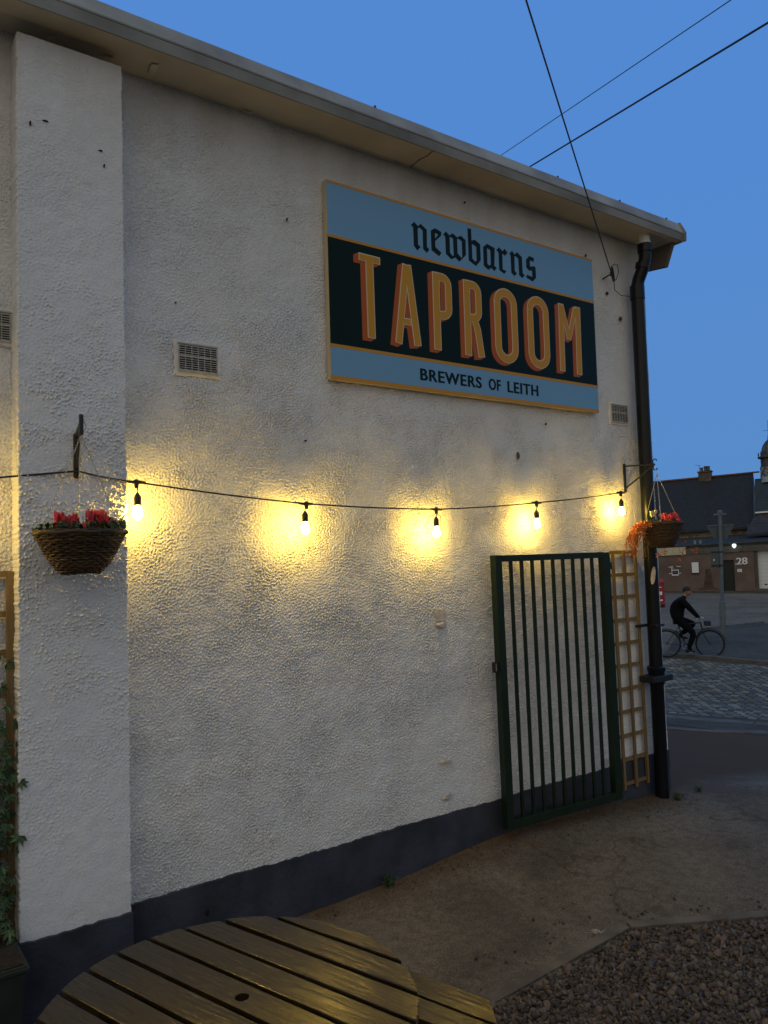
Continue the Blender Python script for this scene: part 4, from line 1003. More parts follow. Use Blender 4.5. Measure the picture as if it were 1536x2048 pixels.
for k in range(9):     # a few strands under the street side
    a = q.uniform(-.45 * PI, .25 * PI); p = Vector((cx_ + .145 * math.cos(a), cy_ + .145 * math.sin(a), cz_ - .01)); d = Vector((math.cos(a) * .5, math.sin(a) * .5, -.5)).normalized(); pts = [tuple(p)]
    n = q.randint(14, 30)
    b2 = b
    for i in range(n):
        d = (d + Vector((q.uniform(-.2, .2), q.uniform(-.2, .2), -.12))).normalized(); p = p + d * .010; pts.append(tuple(p))
        if i > n * .55:
            pass
    st.tube(pts, .0012, 4)
    lb = MB()
    for i in range(10): leaf_quad(lb, Vector(pts[-1]) + rv(q) * .012, rv(q), rv(q), .016, .011)
    lb.build('trailing_tip', 'orange_leaf', tR, fix=False)
tag(st.build('trailing_stems', 'stem', tR, fix=False), kind='stuff')
brR = empty('basket_bracket', (5.10, 0, 2.40), 'black iron scroll bracket on the wall by the downpipe, holding the right basket', 'bracket', 'iron basket brackets')
b = MB(); b.box((5.089, -.016, 2.395), (5.111, -.004, 2.625)); b.build('wall_plate', 'black_metal', brR, bevel=.003)
b = MB(); b.bar((5.10, -.012, 2.605), (5.10, -.290, 2.588), .010, .012); b.build('arm', 'black_metal', brR)
b = MB(); b.bar((5.10, -.015, 2.43), (5.10, -.275, 2.578), .008, .010); b.build('brace', 'black_metal', brR)
b = MB(); sc_ = [(5.10, -.290 + .018 * math.cos(t_) * 1.0, 2.610 + .020 * math.sin(t_)) for t_ in np.linspace(PI * .9, -PI * .5, 10)] + [(5.10, -.292 - .018 * math.cos(t_), 2.566 + .022 * math.sin(t_)) for t_ in np.linspace(PI * .55, 1.9 * PI, 10)]
b.tube(sc_, .0050, 6); b.build('scroll_hook', 'black_metal', brR, smooth=True)

# ------------------------------------------------------------------ gate
gate = empty('metal_gate', (3.555, -.12, .14), 'open dark green metal gate of vertical bars standing against the wall', 'gate')
ga = math.radians(-4.1); UX = Vector((math.cos(ga), math.sin(ga), 0)); UY = Vector((-math.sin(ga), math.cos(ga), 0)); tl = .013
G0 = Vector((3.578, -.115, .145)); UZ = Vector((-tl, 0, 1)).normalized()
def gbox(x0, x1, y0, y1, z0, z1, z0r=None, z1r=None):
    z0r = z0 if z0r is None else z0r; z1r = z1 if z1r is None else z1r
    b = MB(); P = lambda a, y, z: G0 + UX * a + UY * y + UZ * z
    b.poly([P(x0, y0, z0), P(x1, y0, z0r), P(x1, y1, z0r), P(x0, y1, z0), P(x0, y0, z1), P(x1, y0, z1r), P(x1, y1, z1r), P(x0, y1, z1)],
           [(0, 3, 2, 1), (4, 5, 6, 7), (0, 1, 5, 4), (1, 2, 6, 5), (2, 3, 7, 6), (3, 0, 4, 7)]); return b
GW = 1.085
gbox(0, .058, 0, .055, 0, 1.79).build('stile', 'green', gate, bevel=.003)
gbox(GW - .066, GW, 0, .055, .0, 1.785).build('stile', 'green', gate, bevel=.003)
gbox(.058, GW - .066, .001, .054, 1.745, 1.788).build('rail', 'green', gate, bevel=.002)
gbox(.058, GW - .066, .001, .054, .0, .052).build('rail', 'green', gate, bevel=.002)
for i in range(9):
    xx = .058 + (GW - .124) * (i + 1) / 10
    gbox(xx - .010, xx + .010, .018, .036, .052, 1.745).build('bar', 'green', gate)
lb = gbox(-.045, 0, .012, .030, 1.02, 1.088); lb.build('latch_plate', 'black_metal', gate)
lb = gbox(-.030, -.024, .006, .012, 1.03, 1.08); lb.build('latch_bolt', 'chrome', gate)
for zz in (1.66, .20):
    lb = gbox(GW, GW + .030, .012, .042, zz, zz + .05); lb.build('hinge_knuckle', 'black_metal', gate)
    b = MB(); p = G0 + UX * (GW - .01) + UY * .05 + UZ * (zz + .025); b.bar(p, (p.x + .20, .0, p.z), .018, .018); b.build('hinge_pin_bar', 'black_metal', gate)

# ------------------------------------------------------------------ trellises
def trellis(xs_top, xs_bot, z0, z1, rows, y, label, w=.024, midfront=True):
    t = empty('trellis', (xs_top[0], 0, z0), label, 'trellis', 'orange wooden trellis panels on the wall')
    for i, (a, c) in enumerate(zip(xs_top, xs_bot)):
        b = MB(); b.bar((c, y - .012, z0), (a, y - .012, z1), w, .016, up=(0, -1, 0)); b.build('upright', 'trellis', t)
    for z in rows:
        b = MB(); f = (z - z0) / (z1 - z0)
        xa = xs_bot[0] + (xs_top[0] - xs_bot[0]) * f; xb = xs_bot[-1] + (xs_top[-1] - xs_bot[-1]) * f
        b.box((xa - .012, y + .0, z - .013), (xb + .012, y - .0035, z + .013)); b.v = [(v[0], v[1] if v[1] > y - .001 else y - .0035, v[2]) for v in b.v]
        b.box((xa - .012, y - .0036, z - .013), (xb + .012, y + .009, z + .013)); b.build('slat', 'trellis', t)
    return t
trellis([4.875, 5.010, 5.150], [4.892, 5.035, 5.178], .125, 1.935, [1.925, 1.750, 1.580, 1.400, 1.222, 1.050, .872, .698, .518, .341, .160], -.020, 'narrow orange wooden trellis between the green gate and the downpipe')
trellis([.250, .445, .640], [.255, .450, .645], .30, 1.935, [1.925, 1.745, 1.575, 1.395, 1.22, 1.045, .87, .695, .52, .345], -.022, 'orange wooden trellis at the left edge, behind the creeper', w=.032)

# ------------------------------------------------------------------ creeper in its planter, left edge
pl = empty('planter', (.42, -.28, 0), 'dark green planter box at the foot of the wall, bottom left corner', 'planter')
b = MB(); b.poly([(.17, -.40, -.035), (.60, -.40, -.035), (.60, -.13, -.035), (.17, -.13, -.035), (.15, -.43, .38), (.635, -.43, .38), (.635, -.12, .38), (.15, -.12, .38)],
                 [(0, 3, 2, 1), (0, 1, 5, 4), (1, 2, 6, 5), (2, 3, 7, 6), (3, 0, 4, 7), (4, 5, 6, 7)]); b.build('tub', 'planter', pl, bevel=.006)
b = MB(); b.box((.145, -.435, .355), (.642, -.115, .372)); b.build('rim', 'planter', pl, bevel=.004)
b = MB(); b.box((.165, -.418, .3805), (.62, -.132, .386)); b.build('soil', 'soil', pl)
cr = empty('climbing_plant', (.45, -.22, .38), 'dark leafy creeper climbing the left trellis out of the planter', 'climbing plant')
q = random.Random(5); b = MB(); st = MB()
def palm(c, d, n, s):
    d = Vector(d).normalized(); n = Vector(n).normalized(); sd = d.cross(n).normalized()
    for a, l in ((-70, .7), (-35, .9), (0, 1.0), (35, .9), (70, .7)):
        dd = d * math.cos(math.radians(a)) + sd * math.sin(math.radians(a)); leaf_quad(b, c, dd, n, s * l, s * .36)
for k in range(26):
    x_ = q.uniform(.2, .60); p = Vector((x_, -.16, .38)); top = q.uniform(.7, 1.62); pts = [tuple(p)]
    while p.z < top:
        p = p + Vector((q.gauss(0, .02) + (.45 - p.x) * .03, (-.07 - p.y) * .12 + q.gauss(0, .008), .03)); p.x = min(p.x, .635); pts.append(tuple(p))
        if q.random() < .62:
            c = p + Vector((q.gauss(0, .03), -abs(q.gauss(.03, .03)), q.gauss(0, .02)))
            if c.x < .66: palm(c, Vector((q.gauss(.15, .6), q.gauss(-.2, .3), -.6)), Vector((q.gauss(0, .4), -1, q.gauss(.4, .3))), q.uniform(.035, .06))
    st.tube(pts, .0028, 5)
for (x_, z_) in ((.672, 1.20), (.665, 1.13), (.668, .78), (.660, .73), (.655, 1.05), (.668, .95), (.655, 1.27)):
    palm(Vector((x_ - .015, -.115, z_)), Vector((.9, -.1, -.5 + q.uniform(-.4, .5))), Vector((.1, -1, .3)), .05)
b.build('leaves', 'leaf_dark', cr, fix=False); st.build('stems', 'stem', cr, smooth=True)

# ------------------------------------------------------------------ round picnic table
TC = Vector((.935, -1.692)); TR_ = .541; TZ = .68; TA = math.radians(-72.2)
tb = empty('picnic_table', (TC.x, TC.y, zg(TC.x, TC.y)), 'round slatted wooden picnic table with a parasol hole, varnished brown', 'table')
u_ = Vector((math.cos(TA), math.sin(TA))); n_ = Vector((-math.sin(TA), math.cos(TA)))
def TP(a, o, z): p = TC + u_ * a + n_ * o; return (p.x, p.y, z)
pitch = .1165; gap = .0175; base = -.008
def board(o0, o1, R_, hole=None):
    """one board cut by the circle, as its own object with local x along the grain"""
    n = 14; top = []
    os_ = [o0 + (o1 - o0) * i / n for i in range(n + 1)]
    right = [(math.sqrt(max(0, R_ * R_ - o * o)), o) for o in os_]; left = [(-a, o) for a, o in right][::-1]
    loops = [right + left]
    if hole: loops.append([(hole[0] + .021 * math.cos(t), hole[1] + .021 * math.sin(t)) for t in [-2 * PI * k / 20 for k in range(20)]])
    return loops
k = 0
for i in range(-5, 6):
    o0 = base + i * pitch + gap / 2; o1 = o0 + pitch - gap
    if min(abs(o0), abs(o1)) > TR_ - .02 and o0 * o1 > 0: continue
    o0c, o1c = max(o0, -TR_ + .004), min(o1, TR_ - .004)
    if o1c - o0c < .02: continue
    loops = board(o0c, o1c, TR_, (.0, .0455) if o0 < .0455 < o1 else None)
    dz = rnd.uniform(-.0015, .0015)
    bb_ = MB(); bb_.holed(loops, lambda a, o, d: (a, o, d), -.032, 0)
    me_o = bb_.build('board', 'table', None, fix=True)
    if len(loops) == 1:
        bm = bmesh.new(); bm.from_mesh(me_o.data)
        bmesh.ops.dissolve_limit(bm, angle_limit=.01, verts=bm.verts, edges=bm.edges)
        bmesh.ops.bevel(bm, geom=[e for e in bm.edges if e.is_manifold and e.calc_face_angle(0) > 1.0], offset=.0035, segments=2, affect='EDGES', profile=.6); bm.to_mesh(me_o.data); bm.free()
    me_o.parent = tb; me_o.location = (0, 0, TZ - tb.location.z + dz); me_o.rotation_euler = (rnd.uniform(-.004, .004), rnd.uniform(-.002, .002), TA)
g0 = tb.location.z
for a in (-.30, .30):
    b = MB(); b.bar(TP(a, -.44, TZ - .060), TP(a, .44, TZ - .060), .045, .05); b.build('crossbeam', 'table_end', tb)
for a in (-.30, .30):
    for s_ in (-1, 1):
        b = MB(); b.bar(TP(a * .8, s_ * .16, TZ - .085), TP(a * 1.1, s_ * .42, g0 - .01), .045, .07); b.build('leg', 'table_end', tb)
for a in (-.30, .30):
    b = MB(); b.bar(TP(a, -.88, .335), TP(a, .88, .335), .045, .07); b.build('seat_bearer', 'table_end', tb)
for s_ in (1, -1):
    for (o0, o1) in ((.635, .737), (.748, .862)):
        b = MB(); n = 12; L0 = .50
        pts = [(-L0 + .10 * (0 if o0 < .7 else .5), o0), (L0 - .10 * (0 if o0 < .7 else .5), o0), (L0 - (.05 if o0 < .7 else .14), o1), (-L0 + (.05 if o0 < .7 else .14), o1)]
        b.ngon_prism([(a, o) for a, o in pts], lambda a, o, d: (a, o * s_, d), .0, .030)
        o_ = b.build('bench_board', 'table', None, bevel=.003); o_.parent = tb; o_.location = (0, 0, .375 - tb.location.z); o_.rotation_euler = (0, 0, TA)

# ------------------------------------------------------------------ litter, weed
q = random.Random(9); V_ = []; 
b = MB()
for i in range(1500):
    x_ = q.uniform(1.6, 5.5); y_ = -.03 - abs(q.gauss(0, .13)) - (.1 if x_ > 3.4 and q.random() < .5 else 0); s_ = q.uniform(.002, .008) * (1.6 if q.random() < .06 else 1)
    c = Vector((x_, y_, zg(x_, y_) + s_ * .3)); p = [c + rv(q) * s_ for _ in range(5)]
    b.poly(p, [(0, 1, 2), (0, 2, 3), (0, 3, 4), (1, 3, 2), (1, 4, 3), (0, 4, 1)])
for i in range(260):
    x_ = q.uniform(1.5, 5.5); y_ = q.uniform(-1.15, -.1); s_ = q.uniform(.002, .006)
    c = Vector((x_, y_, zg(x_, y_) + s_ * .3)); p = [c + rv(q) * s_ for _ in range(5)]
    b.poly(p, [(0, 1, 2), (0, 2, 3), (0, 3, 4), (1, 3, 2), (1, 4, 3), (0, 4, 1)])
tag(b.build('litter', 'debris', fix=False), 'grit and leaf scraps lying along the foot of the wall', 'litter', kind='stuff')
def weed(x, y, h, n, seed, lab):
    q = random.Random(seed); b = MB()
    for k in range(n):
        a = q.uniform(0, 2 * PI); d = Vector((math.cos(a) * .5, math.sin(a) * .5, 1)); p = Vector((x + q.gauss(0, .01), y + q.gauss(0, .01), zg(x, y)))
        for j in range(4): leaf_quad(b, p + d * h * .22 * j, d + rv(q) * .9, rv(q), h * .45, h * .16)
    tag(b.build('weed', 'weed', fix=False), lab, 'weed')
weed(2.66, -.05, .07, 14, 1, 'small green weed growing at the foot of the navy plinth')
weed(5.30, -.20, .05, 30, 2, 'dark weed tuft round the bottom of the downpipe')
weed(5.62, -.18, .04, 24, 3, 'low weed tuft at the corner of the wall, right of the downpipe')
q = random.Random(77); b = MB()
for i in range(14):
    a = q.uniform(-.5, 2.6); c = Vector((3.19 + q.gauss(0, .012), -1.165 + q.gauss(0, .01), zg(3.19, -1.165) + .003)); leaf_quad(b, c, (math.cos(a), math.sin(a), .12), (0, 0, 1), .055, .006)
b.build('x', 'plaster_bit', fix=False); o = bpy.data.objects['x']; o.name = 'feather'; tag(o, 'small white feather lying on the concrete near the gravel edge', 'feather')

# ------------------------------------------------------------------ across the street
PB = Vector((45.81, 23.02, 0)); ea = math.radians(-64); EX = Vector((math.cos(ea), math.sin(ea), 0)); EN = Vector((EX.y, -EX.x, 0))
if EN.dot(Vector((0, -3.83, 0)) - PB) < 0: EN = -EN
def B(s_, z, o=0.0):
    z2 = z + .028 * s_ * min(1, max(0, (z + .96) / 2.4)); return tuple(PB + EX * s_ + EN * o + Vector((0, 0, z2)))
def bprism(pts, o0, o1): b = MB(); b.ngon_prism(pts, lambda a, c, d: B(a, c, d), o0, o1); return b
def brect(s0, z0, s1, z1, o0, o1): return bprism([(s0, z0), (s1, z0), (s1, z1), (s0, z1)], o0, o1)
wk = empty('workshop_building', tuple(PB + Vector((0, 0, -.96))), 'low brown rendered workshop numbered 28 with a grey band, across the street', 'building')
brect(-10, -1.3, -.38, 1.50, -.35, 0).build('wall', 'brown_wall', wk)
brect(.32, -1.3, 1.46, 1.50, -.35, 0).build('wall', 'brown_wall', wk)
brect(-.38, 1.02, .32, 1.50, -.35, -.04).build('door_head', 'brown_wall', wk)
brect(1.46, -1.3, 1.66, 1.50, -.5, -.12).build('door_reveal', 'grey_band', wk)
d_ = brect(-.38, -.93, .32, 1.02, -.30, -.22).build('door', 'door_dark', wk)
for zz in (-.3, .25, .7): brect(-.30, zz, .24, zz + .03, -.22, -.20).build('door_panel', 'door_dark', wk)
brect(-.42, -.98, .36, -.93, -.30, .10).build('doorstep', 'kerb', wk)
brect(-10, 1.50, 8, 2.06, -.6, .05).build('grey_band', 'grey_band', wk)
brect(-10, 2.06, 8, 2.09, -.6, .12).build('roof_edge', 'kerb', wk)
b = MB(); b.poly([B(-10, 2.09, .10), B(8, 2.09, .10), B(8, 2.62, -4.2), B(-10, 2.62, -4.2), B(-10, 1.9, .08), B(8, 1.9, .08), B(8, 2.4, -4.2), B(-10, 2.4, -4.2)], [(0, 1, 2, 3), (4, 7, 6, 5), (0, 4, 5, 1), (1, 5, 6, 2), (2, 6, 7, 3), (3, 7, 4, 0)]); b.build('flat_roof', 'dark_roof', wk)
gd = brect(1.66, -.80, 4.2, 1.50, -.42, -.34).build('roller_door', 'white_door', wk)
for k in range(9):
    brect(1.66, -.55 + .23 * k, 4.2, -.545 + .23 * k, -.34, -.338).build('roller_rib', 'grey_band', wk)
brect(1.98, -.60, 2.12, -.52, -.34, -.325).build('door_handle', 'door_dark', wk)
brect(4.2, -1.3, 8, 1.50, -.35, 0).build('wall', 'brown_wall', wk)
brect(1.40, -1.3, 4.5, -.80, -.6, .4).build('loading_step', 'kerb', wk)
bprism([(-1.95, -.84), (-1.55, -.72), (-1.42, -.05), (-1.36, .5), (-1.05, .5), (-1.0, -.05), (-.92, -.68), (-.55, -.84)], 0, .004).build('damp_stain', 'stain', wk)
for s_ in (-1.95, -1.62):
    b = MB(); p = Vector(B(s_, 2.12, -.4)); b.tube([p, p + Vector((0, 0, .26))], .075, 10); b.tube([p + Vector((0, 0, .22)), p + Vector((0, 0, .26))], .11, 10); b.build('roof_vent', 'tower_pale', wk, smooth=True)
def fitted_text(name, txt, s0, z0, s1, z1, o, m, parent, bold=.0, thick=.01):
    rot = Matrix((( EX.x, 0, EN.x, 0), (EX.y, 0, EN.y, 0), (0, 1, 0, 0), (0, 0, 0, 1)))
    ob = text_mesh(name, txt, .5, m, parent, Matrix.Identity(4), bold=bold, extrude=thick)
    me = ob.data; me.transform(Matrix.Translation(off(parent)))
    xs = [v.co.x for v in me.vertices]; ys = [v.co.y for v in me.vertices]; xa, xb, ya, yb = min(xs), max(xs), min(ys), max(ys)
    pf = off(parent)
    for v in me.vertices:
        s_ = s0 + (v.co.x - xa) / (xb - xa) * (s1 - s0); z_ = z0 + (v.co.y - ya) / (yb - ya) * (z1 - z0)
        v.co = Vector(B(s_, z_, o + v.co.z)) - pf
    thicken(ob, tuple(EX * .022), tuple(EN * .002))
    return ob
fitted_text('number_lettering', '28', .48, .71, 1.08, 1.13, .02, 'white_panel', wk)
brect(.40, .71, .46, .77, 0, .02).build('number_lettering', 'white_panel', wk)
nt_ = empty('name_plaque', B(.49, .25, 0), 'small pale plaque under the number 28', 'sign'); brect(.49, .25, .75, .43, .002, .02).build('plate', 'white_panel', nt_)
for zz in (.29, .33, .37): brect(.54, zz, .70, zz + .012, .0205, .022).build('printed_line', 'grey_band', nt_)
nt_ = empty('notice_board', B(-2.15, .27, 0), 'blank white notice board on the brown wall', 'notice board'); brect(-2.16, .28, -1.76, .96, .002, .05).build('panel', 'white_panel', nt_); brect(-2.18, .20, -1.74, .275, .002, .07).build('ledge', 'door_dark', nt_)
nt_ = empty('cream_sign_board', B(-4.1, 1.5, 0), 'blank cream sign board on the grey band behind the right basket', 'sign'); brect(-5.3, 1.50, -2.47, 2.05, .052, .09).build('panel', 'cream_panel', nt_)
lg = empty('emblem', B(-3.4, .15, 0), 'white outlined square emblem with bars on the brown wall', 'sign')
b = MB()
def blin(p, q_, w=.05): 
    P0_, Q0 = Vector(B(*p, .03)), Vector(B(*q_, .03)); b.bar(P0_, Q0, w, .03, up=tuple(EN))
blin((-3.59, .69), (-3.38, .735), .035); blin((-3.40, .72), (-3.38, .14), .035); blin((-3.33, .75), (-3.31, .49), .025); blin((-3.38, .735), (-3.32, .76), .03)
blin((-3.36, .485), (-2.98, .50), .05); blin((-2.985, .50), (-2.985, .14), .04); blin((-3.39, .165), (-2.97, .165), .07); blin((-3.58, .26), (-3.41, .265), .035); blin((-2.96, .27), (-2.83, .28), .035)
blin((-3.10, .78), (-3.01, .72), .035); blin((-3.01, .72), (-2.84, .735), .04)
b.build('outline', 'white_panel', lg)
brect(-3.35, .20, -3.01, .47, .004, .02).build('backing', 'door_dark', lg)
b = MB()
for k in range(5): blin((-3.27 + .05 * k, .28), (-3.27 + .05 * k, .42), .012)
b.build('inner_bars', 'steel', lg)
lm = empty('wall_lamp', B(.40, 1.8, .05), 'round white lit lamp on the grey band above the number 28', 'lamp')
p = Vector(B(.40, 1.90, .22)); b = MB(); b.lathe(tuple(p), [(.01, -.16), (.06, -.13), (.115, -.04), (.125, .03), (.10, .09), (.03, .12)], 16); b.build('globe', 'white_lamp', lm, smooth=True)
b = MB(); b.bar(B(.40, 2.01, .05), tuple(p + Vector((0, 0, .12))), .03); b.build('lamp_arm', 'door_dark', lm)
nt_ = empty('hanging_sign_frame', B(.75, 1.6, 0), 'thin black iron frame hanging from the grey band right of the lamp', 'bracket')
b = MB(); b.bar(B(.55, 1.99, .1), B(.86, 1.99, .1), .015); b.bar(B(.86, 1.99, .1), B(.86, 1.62, .1), .015); b.tube([Vector(B(.80 + .09 * math.cos(t), 1.57 + .09 * math.sin(t), .1)) for t in [2 * PI * k / 12 for k in range(12)]], .010, 5, closed=True); b.build('frame', 'door_dark', nt_)

# slate-roofed hall behind
hl = empty('slate_roofed_hall', B(-3, -.9, -4.3), 'long hall with a dark slate roof, red ridge and stone wall behind the workshop', 'building')
brect(-10, -1.2, 1.15, 3.12, -12, -4.3).build('stone_wall', 'stone', hl)
def broof(s0, s1, za, oa, zb_, ob, m, name, par, th=.15):
    b = MB(); b.poly([B(s0, za, oa), B(s1, za, oa), B(s1, zb_, ob), B(s0, zb_, ob), B(s0, za - th, oa), B(s1, za - th, oa), B(s1, zb_ - th, ob), B(s0, zb_ - th, ob)],
                     [(0, 1, 2, 3), (4, 7, 6, 5), (0, 4, 5, 1), (1, 5, 6, 2), (2, 6, 7, 3), (3, 7, 4, 0)]); return b.build(name, m, par)
M['slate'].node_tree  # courses of slates
def add_courses(m, sx=2.2, sz=.22):
    nt = m.node_tree; N = nt.nodes; L = nt.links; bs = N['Principled BSDF']
    br = N.new('ShaderNodeTexBrick'); br.inputs['Scale'].default_value = 1.0; br.inputs['Brick Width'].default_value = .32; br.inputs['Row Height'].default_value = .2
    br.inputs['Mortar Size'].default_value = .012; br.inputs['Color1'].default_value = (1, 1, 1, 1); br.inputs['Color2'].default_value = (.72, .74, .78, 1); br.inputs['Mortar'].default_value = (.35, .35, .35, 1)
    tc = N.new('ShaderNodeTexCoord'); mp = N.new('ShaderNodeMapping'); mp.inputs['Rotation'].default_value = (math.radians(90), 0, 0)
    L.new(tc.outputs['Object'], mp.inputs[0]); sx_ = N.new('ShaderNodeSeparateXYZ'); cb = N.new('ShaderNodeCombineXYZ')
    L.new(tc.outputs['Object'], sx_.inputs[0]); ad = N.new('ShaderNodeMath'); ad.operation = 'SUBTRACT'; L.new(sx_.outputs['X'], ad.inputs[0]); L.new(sx_.outputs['Y'], ad.inputs[1])
    L.new(ad.outputs[0], cb.inputs['X']); L.new(sx_.outputs['Z'], cb.inputs['Y']); L.new(cb.outputs[0], br.inputs['Vector'])
    old = bs.inputs['Base Color'].links[0].from_socket; mx = N.new('ShaderNodeMix'); mx.data_type = 'RGBA'; mx.blend_type = 'MULTIPLY'; mx.inputs['Factor'].default_value = 1
    L.new(old, mx.inputs['A']); L.new(br.outputs['Color'], mx.inputs['B']); L.new(mx.outputs['Result'], bs.inputs['Base Color'])
for m_ in ('slate', 'slate_pale', 'tile_purple', 'stone', 'chimney'): add_courses(M[m_])
broof(-10, 1.35, 3.10, -4.0, 7.05, -8.0, 'slate', 'roof', hl)
broof(-10, 1.35, 3.10, -12.0, 7.04, -8.02, 'slate', 'back_roof', hl)
bprism([(-10, 7.02), (1.75, 7.02), (1.75, 7.12), (-10, 7.12)], -8.14, -7.90).build('ridge_tiles', 'ridge', hl)
b = MB(); b.ngon_prism([(-4.4, 3.1), (-8.0, 7.0), (-11.6, 3.1)], lambda a, c, d: B(1.22 + d, c, a), 0, .1); b.build('gable', 'stone', hl)
ch = brect(-2.30, 6.7, -1.42, 7.42, -8.5, -7.7); ch.build('chimney', 'chimney', hl)
cho = brect(-2.36, 7.42, -1.36, 7.50, -8.56, -7.64).build('chimney_cap', 'chimney', hl)
for s_, hh in ((-2.08, .30), (-1.82, .38), (-1.62, .36)):
    b = MB(); b.lathe(B(s_, 7.50, -8.1), [(.12, 0), (.10, hh * .8), (.13, hh * .86), (.12, hh)], 12); b.build('chimney_pot', 'chimney', hl, smooth=True)
ae = MB(); ae.bar(B(-2.26, 7.4, -8.3), B(-2.26, 8.02, -8.3), .03); ae.bar(B(-2.55, 8.05, -8.3), B(-2.15, 7.98, -8.3), .03)
for k in range(4): ae.bar(B(-2.5 + k * .1, 8.04 - k * .015, -8.15), B(-2.5 + k * .1, 8.04 - k * .015, -8.45), .015)
ae.build('aerial', 'steel', hl)
b = MB(); b.bar(B(-10, 3.02, -3.92), B(1.1, 3.02, -3.92), .10); b.build('eaves_gutter', 'door_dark', hl)
# wing to the right with its lower tiled slope
wg = empty('slate_roofed_wing', B(3, -.9, -4.3), 'paler slate-roofed wing with a white gutter at the right edge, behind the workshop', 'building')
broof(1.50, 8, 4.05, -4.0, 6.45, -6.2, 'slate_pale', 'upper_roof', wg)
brect(1.55, 2.0, 8, 3.98, -6.5, -4.2).build('wall', 'stone', wg)
b = MB(); b.poly([B(.95, 2.60, -1.6), B(8, 2.60, -1.6), B(8, 3.96, -4.05), B(1.52, 3.96, -4.05), B(.95, 2.45, -1.6), B(8, 2.45, -1.6), B(8, 3.8, -4.05), B(1.52, 3.8, -4.05)], [(0, 1, 2, 3), (4, 7, 6, 5), (0, 4, 5, 1), (1, 5, 6, 2), (2, 6, 7, 3), (3, 7, 4, 0)]); b.build('lower_tiled_roof', 'tile_purple', wg)
b = MB(); b.bar(B(1.50, 4.02, -3.92), B(8, 4.02, -3.92), .10); b.build('white_gutter', 'white_panel', wg)
b = MB(); b.bar(B(1.06, 2.95, -3.9), B(1.0, 3.30, -3.9), .05); b.bar(B(1.0, 2.9, -3.9), B(1.1, 3.1, -3.9), .06); b.build('gutter_end', 'pole', wg)
# cupola
tw = empty('cupola_tower', B(2.50, 6.3, -6.6), 'octagonal cupola with a ribbed lead dome and finial at the right edge of the roofs', 'tower')
cc = Vector(B(2.50, 0, -6.6)); cc.z = 0
b = MB(); b.lathe((cc.x, cc.y, 6.2), [(.95, 0), (.66, .38), (.64, 1.08)], 8); b.build('pale_base', 'tower_pale', tw)
b = MB()
for k in range(8):
    a0, a1 = 2 * PI * k / 8, 2 * PI * (k + 1) / 8
    for (fa_, fb) in (((a0, 6.60), (a1, 7.24)), ((a1, 6.60), (a0, 7.24)), ((a0, 6.95), (a1, 6.62))):
        p = Vector((cc.x + .665 * math.cos(fa_[0]), cc.y + .665 * math.sin(fa_[0]), fa_[1])); r_ = Vector((cc.x + .655 * math.cos(fb[0]), cc.y + .655 * math.sin(fb[0]), fb[1])); b.bar(p, r_, .035)
b.build('lead_bands', 'door_dark', tw)
b = MB(); b.lathe((cc.x, cc.y, 7.28), [(.66, 0), (.66, .05), (.61, .06), (.61, .62)], 8); b.build('shaft', 'tower_dark', tw)
b = MB(); b.lathe((cc.x, cc.y, 7.88), [(.64, 0), (.80, .05), (.82, .10), (.60, .20)], 8); b.build('cornice', 'tower_dark', tw)
b = MB(); b.lathe((cc.x, cc.y, 8.05), [(.52, 0), (.52, .15), (.49, .42), (.40, .72), (.25, .95), (.13, 1.08), (.07, 1.22), (.05, 1.35)], 24); b.build('dome', 'lead', tw, smooth=True)
b = MB()
for k in range(8):
    a = 2 * PI * k / 8; b.tube([(cc.x + (r_ + .01) * math.cos(a), cc.y + (r_ + .01) * math.sin(a), 8.05 + z_) for r_, z_ in ((.52, 0), (.52, .15), (.49, .42), (.40, .72), (.25, .95), (.13, 1.08))], .022, 6)
b.build('dome_rib', 'door_dark', tw)
for k in range(8):
    a = 2 * PI * (k + .5) / 8; b = MB(); b.lathe((cc.x + .70 * math.cos(a), cc.y + .70 * math.sin(a), 8.02), [(.05, 0), (.03, .08), (.055, .16), (.01, .36)], 8); b.build('corner_finial', 'lead', tw)
b = MB(); b.tube([(cc.x, cc.y, 9.3), (cc.x, cc.y, 9.5)], [.07, .05], 8); b.tube([(cc.x, cc.y, 9.3), (cc.x, cc.y, 10.55)], [.03, .012], 6); b.bar(tuple(cc + EX * -.35 + Vector((0, 0, 9.85))), tuple(cc + EX * .35 + Vector((0, 0, 9.85))), .02); b.build('finial', 'door_dark', tw)

# red box against the far pavement
rb_ = Vector((32.0, 18.45, zg(32.0, 18.45)))
rbx = empty('red_bin', tuple(rb_), 'upright red street box with pale stickers, just right of the wall corner', 'post box')
b = MB(); b.lathe(tuple(rb_ + Vector((0, 0, .15))), [(.24, 0), (.24, .06), (.20, .08), (.20, 1.0), (.25, 1.02), (.25, 1.08), (.20, 1.14), (.06, 1.20)], 20); b.build('body', 'red_box', rbx, smooth=True)
b = MB(); b.lathe(tuple(rb_), [(.19, -.02), (.19, .15)], 20); b.build('base', 'door_dark', rbx, smooth=True)
vd = (Vector((0, -3.83, 0)) - rb_); vd.z = 0; vd.normalize(); vs = Vector((-vd.y, vd.x, 0))
for zz, w, h in ((.95, .14, .035), (.60, .18, .16), (.32, .2, .07)):
    b = MB(); c = rb_ + vd * .19 + Vector((0, 0, zz)); b.obox(c - vs * w / 2, vs * w, vd * .018, Vector((0, 0, h))); b.build('sticker', 'white_panel', rbx)

